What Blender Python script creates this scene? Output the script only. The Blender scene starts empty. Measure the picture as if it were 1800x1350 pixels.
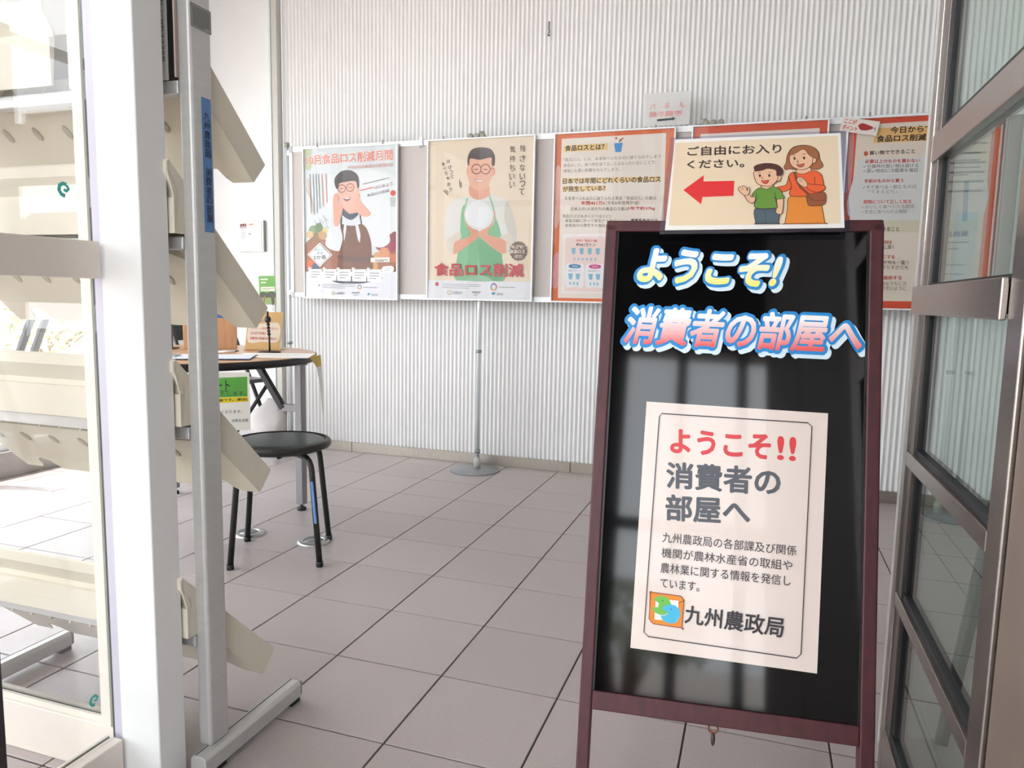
import bpy, bmesh, math, random
from mathutils import Vector, Matrix
random.seed(4)
S = bpy.context.scene
COL = S.collection
# ---------------------------------------------------------------- camera
cam_d = bpy.data.cameras.new('camera'); cam = bpy.data.objects.new('camera', cam_d); COL.objects.link(cam)
cam_d.sensor_width = 36.0; cam_d.lens = 25.714; cam_d.clip_start = .02
R_, U_, F_ = Vector((.9474, .3195, .0198)), Vector((-.0556, .1034, .9931)), Vector((-.3153, .9419, -.1157))
m = Matrix.Identity(4)
for i in range(3):
    m[i][0], m[i][1], m[i][2] = R_[i], U_[i], -F_[i]
m[0][3], m[1][3], m[2][3] = 1.6059, -1.8972, .9432
cam.matrix_world = m
S.camera = cam
# ---------------------------------------------------------------- sky, sun, exposure
SKY = 6.2
w = bpy.data.worlds.new('sky'); S.world = w; w.use_nodes = True
bg = w.node_tree.nodes['Background']; bg.inputs[0].default_value = (.91, .96, 1.0, 1); bg.inputs[1].default_value = SKY
sun_d = bpy.data.lights.new('sun', 'SUN'); sun_d.energy = 9; sun_d.angle = math.radians(.6); sun_d.color = (1, .96, .9)
sun = bpy.data.objects.new('sun', sun_d); COL.objects.link(sun)
sun.rotation_euler = Vector((.36, .1, -.93)).to_track_quat('-Z', 'Y').to_euler(); sun.location = (-6, -2, 10)
def portal(name, loc, direction, sx, sy):
    d = bpy.data.lights.new(name, 'AREA'); d.shape = 'RECTANGLE'; d.size = sx; d.size_y = sy; d.cycles.is_portal = True
    o = bpy.data.objects.new(name, d); COL.objects.link(o); o.location = loc
    o.rotation_euler = Vector(direction).to_track_quat('-Z', 'Y').to_euler()
portal('window_portal', (-2.08, -1.13, 1.42), (1, 0, 0), 4.95, 2.6)
portal('entrance_portal', (-.55, -3.72, 1.5), (0, 1, 0), 3.05, 2.95)
portal('door_portal', (2.2, -3.74, 1.08), (0, 1, 0), 1.5, 2.15)
S.view_settings.view_transform = 'Standard'; S.view_settings.look = 'None'
S.view_settings.gamma = 1.0; S.view_settings.use_curve_mapping = False
S.view_settings.exposure = 0.30
S.cycles.adaptive_threshold = .02; S.cycles.max_bounces = 7; S.cycles.diffuse_bounces = 3; S.cycles.glossy_bounces = 3; S.cycles.caustics_reflective = False; S.cycles.caustics_refractive = False; S.cycles.transparent_max_bounces = 24
# ---------------------------------------------------------------- helpers
def lin(c):
    return tuple((x/255/12.92 if x/255 <= .04045 else ((x/255+.055)/1.055)**2.4) for x in c)
_M = {}
def mat(name, rgb=(200, 200, 200), rough=.5, metal=0, noise=0, scale=40, bump=0, bscale=200, rnd=0, stretch=None, spec=.5, coat=0, trans=0):
    if name in _M: return _M[name]
    M = bpy.data.materials.new(name); M.use_nodes = True; _M[name] = M
    nt = M.node_tree; b = nt.nodes['Principled BSDF']; c = lin(rgb)
    b.inputs['Base Color'].default_value = (*c, 1); b.inputs['Roughness'].default_value = rough
    b.inputs['Metallic'].default_value = metal; b.inputs['Specular IOR Level'].default_value = spec
    b.inputs['Coat Weight'].default_value = coat
    N, L = nt.nodes.new, nt.links.new
    if noise or bump:
        tc = N('ShaderNodeTexCoord'); mp = N('ShaderNodeMapping'); L(tc.outputs['Object'], mp.inputs[0])
        if stretch: mp.inputs['Scale'].default_value = stretch
    if noise:
        n = N('ShaderNodeTexNoise'); n.inputs['Scale'].default_value = scale; n.inputs['Detail'].default_value = 6
        L(mp.outputs[0], n.inputs['Vector'])
        r = N('ShaderNodeMapRange'); r.inputs['From Min'].default_value = .3; r.inputs['From Max'].default_value = .7
        r.inputs['To Min'].default_value = 1-noise; r.inputs['To Max'].default_value = 1+noise; L(n.outputs['Fac'], r.inputs['Value'])
        out = r.outputs[0]
        if rnd:
            oi = N('ShaderNodeObjectInfo'); r2 = N('ShaderNodeMapRange'); r2.inputs['To Min'].default_value = 1-rnd; r2.inputs['To Max'].default_value = 1+rnd
            L(oi.outputs['Random'], r2.inputs['Value']); mm = N('ShaderNodeMath'); mm.operation = 'MULTIPLY'; L(out, mm.inputs[0]); L(r2.outputs[0], mm.inputs[1]); out = mm.outputs[0]
        h = N('ShaderNodeVectorMath'); h.operation = 'SCALE'; h.inputs[0].default_value = c; L(out, h.inputs['Scale'])
        L(h.outputs[0], b.inputs['Base Color'])
    if bump:
        n2 = N('ShaderNodeTexNoise'); n2.inputs['Scale'].default_value = bscale; L(mp.outputs[0], n2.inputs['Vector'])
        bp = N('ShaderNodeBump'); bp.inputs['Strength'].default_value = bump; bp.inputs['Distance'].default_value = .002
        L(n2.outputs['Fac'], bp.inputs['Height']); L(bp.outputs[0], b.inputs['Normal'])
    if trans:
        tl = N('ShaderNodeBsdfTranslucent'); tl.inputs[0].default_value = (*c, 1); tp = N('ShaderNodeBsdfTransparent')
        m1 = N('ShaderNodeMixShader'); m1.inputs[0].default_value = trans; L(b.outputs[0], m1.inputs[1]); L(tp.outputs[0], m1.inputs[2])
        L(m1.outputs[0], nt.nodes['Material Output'].inputs[0])
    return M
def glass(name, tint, rough=0.0, base=.04, amount=1.0):
    if name in _M: return _M[name]
    M = bpy.data.materials.new(name); M.use_nodes = True; _M[name] = M
    nt = M.node_tree; nt.nodes.clear(); N, L = nt.nodes.new, nt.links.new
    o = N('ShaderNodeOutputMaterial'); t = N('ShaderNodeBsdfTransparent'); t.inputs[0].default_value = (*tint, 1)
    g = N('ShaderNodeBsdfGlossy'); g.inputs['Roughness'].default_value = rough
    lw = N('ShaderNodeLayerWeight'); lw.inputs['Blend'].default_value = .5
    p = N('ShaderNodeMath'); p.operation = 'POWER'; p.inputs[1].default_value = 5; L(lw.outputs['Facing'], p.inputs[0])
    r = N('ShaderNodeMapRange'); r.inputs['To Min'].default_value = base; r.inputs['To Max'].default_value = amount; L(p.outputs[0], r.inputs['Value'])
    x = N('ShaderNodeMixShader'); L(r.outputs[0], x.inputs[0]); L(t.outputs[0], x.inputs[1]); L(g.outputs[0], x.inputs[2]); L(x.outputs[0], o.inputs[0])
    return M
def emis(name, rgb, s):
    M = bpy.data.materials.new(name); M.use_nodes = True; b = M.node_tree.nodes['Principled BSDF']
    b.inputs['Emission Color'].default_value = (*lin(rgb), 1); b.inputs['Emission Strength'].default_value = s; return M
class MB:
    def __init__(s): s.v = []; s.f = []; s.sm = []
    def add(s, vs, fs, smooth=False):
        k = len(s.v); s.v += [tuple(p) for p in vs]; s.f += [tuple(i+k for i in f) for f in fs]; s.sm += [smooth]*len(fs); return s
    def box(s, x0, y0, z0, x1, y1, z1):
        v = [(x, y, z) for z in (z0, z1) for y in (y0, y1) for x in (x0, x1)]
        return s.add(v, [(0, 2, 3, 1), (4, 5, 7, 6), (0, 1, 5, 4), (2, 6, 7, 3), (0, 4, 6, 2), (1, 3, 7, 5)])
    def obox(s, o, ax, ay, az):   # box from corner o along three edge vectors
        o, ax, ay, az = map(Vector, (o, ax, ay, az))
        v = [o+ax*i+ay*j+az*k for k in (0, 1) for j in (0, 1) for i in (0, 1)]
        return s.add(v, [(0, 2, 3, 1), (4, 5, 7, 6), (0, 1, 5, 4), (2, 6, 7, 3), (0, 4, 6, 2), (1, 3, 7, 5)])
    def prism(s, poly, d):        # polygon of 3d points pushed along d
        n = len(poly); d = Vector(d); a = [Vector(p) for p in poly]
        return s.add(a+[p+d for p in a], [tuple(range(n))[::-1], tuple(range(n, 2*n))]+[(i, (i+1) % n, n+(i+1) % n, n+i) for i in range(n)])
    def tube(s, pts, r, n=12, cap=True, closed=False):
        pts = [Vector(p) for p in pts]; rs = r if isinstance(r, (list, tuple)) else [r]*len(pts); vs = []; fs = []; m_ = len(pts); up = None
        for i, p in enumerate(pts):
            t = (pts[(i+1) % m_]-pts[i-1]) if closed else (pts[min(i+1, m_-1)]-pts[max(i-1, 0)])
            t.normalize()
            if up is None: up = Vector((0, 0, 1)) if abs(t.z) < .9 else Vector((1, 0, 0))
            a = t.cross(up).normalized(); b_ = a.cross(t).normalized(); up = b_
            for k in range(n):
                q = 2*math.pi*k/n; vs.append(p+(a*math.cos(q)+b_*math.sin(q))*rs[i])
        for i in range(m_ if closed else m_-1):
            j = (i+1) % m_
            for k in range(n): fs.append((i*n+k, i*n+(k+1) % n, j*n+(k+1) % n, j*n+k))
        s.add(vs, fs, True)
        if cap and not closed: s.add(vs[:n], [tuple(range(n))[::-1]]); s.add(vs[-n:], [tuple(range(n))])
        return s
    def lathe(s, prof, c, n=32):
        vs = []; fs = []; m_ = len(prof)
        for k in range(n):
            q = 2*math.pi*k/n
            for r, z in prof: vs.append((c[0]+r*math.cos(q), c[1]+r*math.sin(q), c[2]+z))
        for k in range(n):
            for i in range(m_-1): fs.append((k*m_+i, ((k+1) % n)*m_+i, ((k+1) % n)*m_+i+1, k*m_+i+1))
        return s.add(vs, fs, True)
def link(o, parent=None, **kw):
    COL.objects.link(o)
    for k, v_ in kw.items():
        if v_ is not None: o[k] = v_
    if parent is not None:
        o.parent = parent; o.matrix_parent_inverse = Matrix.Translation(parent.location).inverted()
    return o
def centre(me):
    xs = [v.co for v in me.vertices]
    lo = Vector([min(c[i] for c in xs) for i in range(3)]); hi = Vector([max(c[i] for c in xs) for i in range(3)])
    o = Vector(((lo.x+hi.x)/2, (lo.y+hi.y)/2, lo.z)); me.transform(Matrix.Translation(-o)); return o
def obj(name, mb, m_, parent=None, bevel=0, seg=2, **kw):
    me = bpy.data.meshes.new(name); me.from_pydata(mb.v, [], mb.f)
    me.polygons.foreach_set('use_smooth', mb.sm)
    bm = bmesh.new(); bm.from_mesh(me); bmesh.ops.remove_doubles(bm, verts=bm.verts, dist=1e-6)
    bmesh.ops.recalc_face_normals(bm, faces=bm.faces)
    if bevel:
        e = [e for e in bm.edges if len(e.link_faces) == 2 and e.calc_face_angle(0) > .6]
        bmesh.ops.bevel(bm, geom=e, offset=bevel, segments=seg, affect='EDGES', profile=.5)
    bm.to_mesh(me); bm.free()
    for x in (m_ if isinstance(m_, (list, tuple)) else [m_]): me.materials.append(x)
    o = bpy.data.objects.new(name, me); o.location = centre(me)
    return link(o, parent, **kw)
def thing(name, loc, label, category, group=None, kind=None):
    o = bpy.data.objects.new(name, None); o.empty_display_size = .05; o.location = loc
    return link(o, None, label=label, category=category, group=group, kind=kind)
def struct(name, mb, m_, bevel=0, parent=None, label=None): return obj(name, mb, m_, parent, bevel, kind=None if parent else 'structure', label=label)
def root(name, loc, label=None):
    o = bpy.data.objects.new(name, None); o.empty_display_size = .05; o.location = loc
    return link(o, None, kind='structure', label=label)
def box(*a): return MB().box(*a)
def copy_tree(o, off, parent=None, label=None):
    c = o.copy(); COL.objects.link(c)
    if parent: c.parent = parent
    else:
        c.location = Vector(o.location)+Vector(off)
        if label: c['label'] = label
    for ch in list(o.children): copy_tree(ch, off, c)
    return c
# ---- flat print: drawing ops -> one coloured mesh lying on a sheet
_txt = {}
def glyphs(t, bold):
    if (t, bold) in _txt: return _txt[(t, bold)]
    c = bpy.data.curves.new('t', 'FONT'); c.body = t; c.size = 1; c.resolution_u = 3
    o = bpy.data.objects.new('t', c); COL.objects.link(o)
    me = bpy.data.meshes.new_from_object(o.evaluated_get(bpy.context.evaluated_depsgraph_get()))
    vs = [(v.co.x, v.co.y) for v in me.vertices]; fs = [tuple(p.vertices) for p in me.polygons]
    bpy.data.objects.remove(o); bpy.data.curves.remove(c); bpy.data.meshes.remove(me)
    if bold:      # heavier weight: the glyph outline thickened by shifted copies
        base, bf = vs, fs; vs, fs = list(base), list(bf)
        rings = [(bold, 8)] if bold < .06 else [(bold, 20), (bold*.5, 10)]
        for r, n in rings:
            for k in range(n):
                a = 2*math.pi*k/n; o_ = len(vs); vs += [(x+r*math.cos(a), y+r*math.sin(a)) for x, y in base]; fs += [tuple(i+o_ for i in f) for f in bf]
    nb = len(vs)//max(1, len(base)) if bold else 1
    _txt[(t, bold)] = (vs, fs, nb); return vs, fs, nb
def smooth(p, k=5):
    n = len(p); r = []
    for i in range(n):
        a, b, c, d = (Vector(p[(i+j) % n]) for j in (-1, 0, 1, 2))
        for s in range(k):
            t = s/k; r.append(.5*((2*b)+(c-a)*t+(2*a-5*b+4*c-d)*t*t+(3*b-a-3*c+d)*t**3))
    return r
PRINT = None
def print_mat():
    global PRINT
    if PRINT: return PRINT
    M = bpy.data.materials.new('printed_ink'); M.use_nodes = True; nt = M.node_tree; b = nt.nodes['Principled BSDF']
    a = nt.nodes.new('ShaderNodeAttribute'); a.attribute_name = 'Col'; nt.links.new(a.outputs['Color'], b.inputs['Base Color'])
    b.inputs['Roughness'].default_value = .5; PRINT = M; return M
class Art:
    def __init__(s, W, H, gain=1.0): s.g = gain; s.W, s.H, s.v, s.c, s.f, s.z = W, H, [], [], [], 0
    def put(s, pts, faces, col, col2=None, copies=1):
        k = len(s.v); z = s.z; nb = max(1, len(pts)//copies); s.z += .00004+(copies-1)*.000015
        if s.W < 1: pts = [(min(max(p[0], 0), s.W), min(max(p[1], 0), s.H)) for p in pts]
        s.v += [(p[0], p[1], z+(i//nb)*.000015) for i, p in enumerate(pts)]; s.f += [tuple(i+k for i in f) for f in faces]
        if col2:
            lo = min(p[1] for p in pts); hi = max(p[1] for p in pts); a, b = lin(col), lin(col2)
            s.c += [tuple(a[i]+(b[i]-a[i])*min(1, max(0, 1.35*(hi-p[1])/(hi-lo)-.25)) for i in range(3))+(1,) for p in pts]
        else: s.c += [tuple(q*s.g for q in lin(col))+(1,)]*len(pts)
    def P(s, p): return [Vector((x*s.W/1000, y*s.H/1000)) for x, y in p]
    def line(s, pts, w, col):
        n = len(pts); vs = []
        for i, p in enumerate(pts):
            a = pts[max(i-1, 0)]; b = pts[min(i+1, n-1)]; t = (b-a)
            if t.length < 1e-9: t = Vector((1, 0))
            t.normalize(); q = Vector((-t.y, t.x))*w/2; vs += [p+q, p-q]
        s.put(vs, [(2*i, 2*i+1, 2*i+3, 2*i+2) for i in range(n-1)], col)
    def text(s, t, q, col, bold=0, col2=None):
        vs, fs, nb = glyphs(t, bold)
        if not vs: return
        x0 = min(v[0] for v in vs); x1 = max(v[0] for v in vs); y0 = min(v[1] for v in vs); y1 = max(v[1] for v in vs)
        tl, tr, br, bl = q; out = []
        for x, y in vs:
            a = (x-x0)/(x1-x0) if x1 > x0 else .5; b = (y-y0)/(y1-y0) if y1 > y0 else .5
            out.append((bl*(1-a)+br*a)*(1-b)+(tl*(1-a)+tr*a)*b)
        s.put(out, fs, col, col2, nb)
    def run(s, ops):
        for o in ops:
            if o[0] == 'P': p = s.P(o[2]); s.put(p, [tuple(range(len(p)))], o[1])
            elif o[0] == 'B':
                p = smooth(s.P(o[2])); s.put(p, [tuple(range(len(p)))], o[1])
                if o[3]: s.line(p+p[:2], o[4]*s.W/1000, o[3])
            elif o[0] == 'L': s.line(s.P(o[3]), o[2]*s.W/1000, o[1])
            elif o[0] == 'T': s.text(o[2], s.P(o[3]), o[1], o[4], o[5])
        return s
    def build(s, name, o0, ax, ay, parent=None, lift=.0005, **kw):
        o0, ax, ay = Vector(o0), Vector(ax).normalized(), Vector(ay).normalized(); n = ax.cross(ay)
        me = bpy.data.meshes.new(name); me.from_pydata([o0+ax*x+ay*y+n*(z+lift) for x, y, z in s.v], [], s.f)
        a = me.color_attributes.new('Col', 'FLOAT_COLOR', 'POINT'); a.data.foreach_set('color', [c for q in s.c for c in q])
        me.materials.append(print_mat()); o = bpy.data.objects.new(name, me); o.location = centre(me)
        return link(o, parent, **kw)
def art(key, name, W, H, o0, ax, ay, parent=None, lift=.0005, gain=1.0, **kw): return Art(W, H, gain).run(ART[key]).build(name, o0, ax, ay, parent, lift, **kw)
ART={}
ART['WELCOME']=[
('T',(222,70,75),'ようこそ',[(146,895),(705,902),(708,799),(152,795)],0.035,None),
('T',(222,60,65),'!!',[(737,897),(840,897),(842,801),(741,801)],0.02,None),
('T',(88,90,98),'消費者の',[(135,759),(765,770),(768,658),(142,651)],0.03,None),
('T',(88,90,98),'部屋へ',[(142,627),(612,641),(616,532),(149,520)],0.03,None),
('T',(70,62,66),'九州農政局の各部課及び関係',[(139,473),(867,473),(867,434),(140,432)],0.004,None),
('T',(70,62,66),'機関が農林水産省の取組や',[(140,411),(849,414),(849,375),(141,371)],0.004,None),
('T',(70,62,66),'農林業に関する情報を発信し',[(139,351),(844,355),(844,316),(140,310)],0.004,None),
('T',(70,62,66),'ています。',[(143,289),(360,291),(360,254),(144,252)],0.004,None),
('B',(228,140,40),[(96,229),(97,229),(241,228),(265,225),(280,210),(280,208),(278,107),(277,105),(138,106),(113,110),(95,124),(94,132),(95,227)],(150,60,50),4.5),
('P',(245,238,235),[(125,205),(251,209),(252,127),(124,124)]),
('P',(110,190,80),[(115,201),(126,213),(153,220),(183,217),(203,205),(212,190),(199,166),(200,157),(179,147),(150,145),(124,152),(107,170),(145,175),(136,183),(147,184),(138,192)]),
('P',(70,185,225),[(181,185),(210,191),(239,188),(260,173),(265,155),(258,137),(240,121),(216,116),(186,119),(166,128),(157,143),(182,145),(200,156),(161,171)]),
('P',(45,40,42),[(166,202),(166,202),(166,203),(165,203),(164,203),(163,203),(162,203),(161,203),(161,202),(160,202),(160,201),(161,200),(161,200),(162,199),(163,199),(164,199),(165,199),(165,200),(166,200),(166,201)]),
('P',(45,40,42),[(217,172),(216,173),(216,174),(215,174),(214,174),(213,174),(213,174),(212,174),(211,173),(211,173),(211,172),(211,171),(211,171),(212,170),(213,170),(214,170),(215,170),(216,171),(216,171),(217,172)]),
('T',(45,42,48),'九州農政局',[(288,197),(824,194),(814,116),(289,124)],0.018,None),
('L',(60,52,58),5.3,[(92,954),(894,957),(917,943),(913,66),(892,48),(96,54),(70,69),(79,940),(92,954),(894,957)])]
ART['ARROW']=[
('P',(240,218,188),[(6,957),(982,970),(980,42),(21,44)]),
('P',(232,52,55),[(85,418),(200,575),(201,506),(384,504),(384,342),(203,338),(198,261)]),
('T',(72,58,52),'ご自由にお入り',[(83,908),(655,901),(656,792),(88,797)],0.025,None),
('T',(72,58,52),'ください。',[(91,745),(436,747),(439,648),(95,651)],0.025,None),
('B',(168,105,68),[(786,874),(724,854),(691,777),(682,686),(671,640),(681,606),(702,614),(736,602),(784,597),(833,601),(863,600),(891,624),(891,661),(878,707),(869,792),(839,849)],(72,45,38),3.8),
('B',(235,145,62),[(709,324),(864,327),(881,216),(895,52),(893,45),(681,45),(679,53),(691,186)],(72,45,38),3.8),
('B',(240,102,55),[(702,549),(691,482),(679,440),(633,422),(645,394),(662,370),(701,391),(714,426),(727,503)],(72,45,38),3.8),
('B',(240,192,158),[(754,621),(815,624),(824,579),(785,546),(742,572)],(72,45,38),3.8),
('B',(240,102,55),[(725,579),(754,561),(785,555),(821,581),(851,584),(882,544),(893,466),(896,378),(870,344),(867,322),(711,325),(714,426),(703,493),(699,543)],(72,45,38),3.8),
('B',(240,192,158),[(706,765),(701,708),(714,645),(751,607),(788,603),(821,633),(836,680),(839,748),(783,825),(734,793)],(72,45,38),3.8),
('B',(240,192,158),[(838,720),(851,725),(856,700),(848,670),(834,669)],(72,45,38),3.8),
('B',(168,105,68),[(699,765),(735,781),(783,827),(811,766),(839,725),(868,718),(863,802),(820,862),(758,864),(715,834)],(72,45,38),2.6),
('L',(130,78,52),15.4,[(731,575),(741,497),(764,414),(816,325)]),
('B',(240,102,55),[(797,441),(846,436),(898,422),(895,378),(846,355),(801,404)],(72,45,38),3.8),
('B',(240,192,158),[(743,486),(755,519),(782,504),(803,446),(795,411),(767,430)],(72,45,38),3.2),
('L',(72,45,38),2.6,[(752,486),(776,497)]),
('L',(72,45,38),2.6,[(755,467),(779,480)]),
('B',(155,88,58),[(801,325),(846,341),(893,352),(906,313),(900,243),(881,224),(822,217),(804,239)],(72,45,38),3.8),
('L',(72,45,38),3.2,[(805,323),(831,271),(864,265),(904,275)]),
('L',(72,45,38),2.6,[(845,517),(844,439)]),
('P',(62,40,36),[(736,724),(735,729),(735,733),(733,737),(732,739),(730,740),(728,739),(727,737),(726,733),(725,729),(725,724),(725,719),(726,715),(727,711),(729,709),(730,708),(732,708),(734,711),(735,714),(736,719)]),
('P',(62,40,36),[(791,725),(790,730),(789,734),(788,738),(787,740),(785,741),(783,740),(782,738),(780,735),(780,730),(779,725),(780,720),(781,716),(782,712),(783,710),(785,709),(787,710),(788,712),(790,715),(790,720)]),
('P',(62,40,36),[(537,539),(536,544),(536,549),(534,552),(533,554),(531,555),(529,554),(528,552),(526,549),(526,544),(526,539),(526,535),(527,530),(528,527),(530,524),(532,523),(533,524),(535,526),(536,530),(537,534)]),
('P',(62,40,36),[(591,538),(591,542),(590,547),(588,550),(587,553),(585,554),(583,553),(582,551),(581,547),(580,543),(580,538),(580,533),(581,529),(582,525),(584,523),(586,522),(587,523),(589,525),(590,528),(591,533)]),
('L',(72,45,38),3.2,[(721,762),(735,760)]),
('L',(72,45,38),3.2,[(774,766),(797,768)]),
('L',(72,45,38),3.2,[(751,706),(746,681),(755,674)]),
('L',(72,45,38),3.2,[(516,568),(535,577)]),
('L',(72,45,38),3.2,[(579,575),(597,572)]),
('L',(72,45,38),3.2,[(548,525),(543,506),(549,502)]),
('B',(216,92,70),[(742,657),(760,652),(784,662),(777,634),(760,626),(749,637)],(72,45,38),2.6),
('B',(86,102,112),[(513,201),(637,203),(643,53),(641,46),(518,46),(516,53)],(72,45,38),3.8),
('L',(72,45,38),2.6,[(560,161),(570,144),(573,48)]),
('B',(240,192,158),[(632,287),(666,290),(667,208),(663,152),(649,133),(627,155),(633,219)],(72,45,38),3.8),
('B',(240,192,158),[(495,325),(509,314),(507,270),(489,254),(467,276),(447,334),(456,363),(475,342),(488,314)],(72,45,38),3.8),
('B',(240,192,158),[(410,394),(413,422),(435,436),(454,421),(461,385),(467,421),(475,407),(473,359),(456,332),(434,352)],(72,45,38),3.8),
('L',(72,45,38),1.9,[(420,416),(433,388)]),
('L',(72,45,38),1.9,[(430,427),(442,396)]),
('B',(240,192,158),[(547,435),(604,434),(606,408),(573,391),(543,410)],(72,45,38),3.8),
('B',(108,152,62),[(538,413),(573,394),(606,420),(646,389),(665,328),(674,299),(626,288),(623,318),(629,241),(628,198),(512,203),(513,303),(489,331),(508,386)],(72,45,38),3.8),
('L',(72,45,38),2.6,[(513,364),(519,303)]),
('L',(72,45,38),2.6,[(619,362),(623,285)]),
('B',(240,192,158),[(633,534),(645,542),(654,511),(645,480),(630,478)],(72,45,38),3.8),
('B',(240,192,158),[(499,595),(500,521),(519,455),(563,426),(603,434),(630,484),(637,540),(625,608),(562,627)],(72,45,38),3.8),
('B',(88,50,46),[(499,603),(496,641),(524,665),(574,674),(630,653),(663,598),(662,550),(650,539),(629,534),(622,594),(575,614),(544,597),(506,589)],(72,45,38),2.6),
('P',(62,40,36),[(537,539),(537,544),(536,549),(535,552),(533,554),(531,555),(529,554),(527,552),(526,549),(525,544),(525,540),(525,535),(526,530),(528,527),(530,524),(532,523),(533,524),(535,526),(536,530),(537,534)]),
('P',(62,40,36),[(592,538),(591,542),(590,547),(589,550),(587,553),(585,554),(583,553),(582,551),(580,547),(579,543),(579,538),(580,533),(581,529),(582,525),(584,523),(586,522),(588,523),(589,525),(591,528),(591,533)]),
('L',(72,45,38),3.2,[(516,568),(535,574)]),
('L',(72,45,38),3.2,[(579,573),(597,570)]),
('L',(72,45,38),3.2,[(548,525),(543,506),(549,502)]),
('B',(216,92,70),[(540,484),(562,482),(583,489),(575,456),(558,452)],(72,45,38),2.6)]
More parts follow.
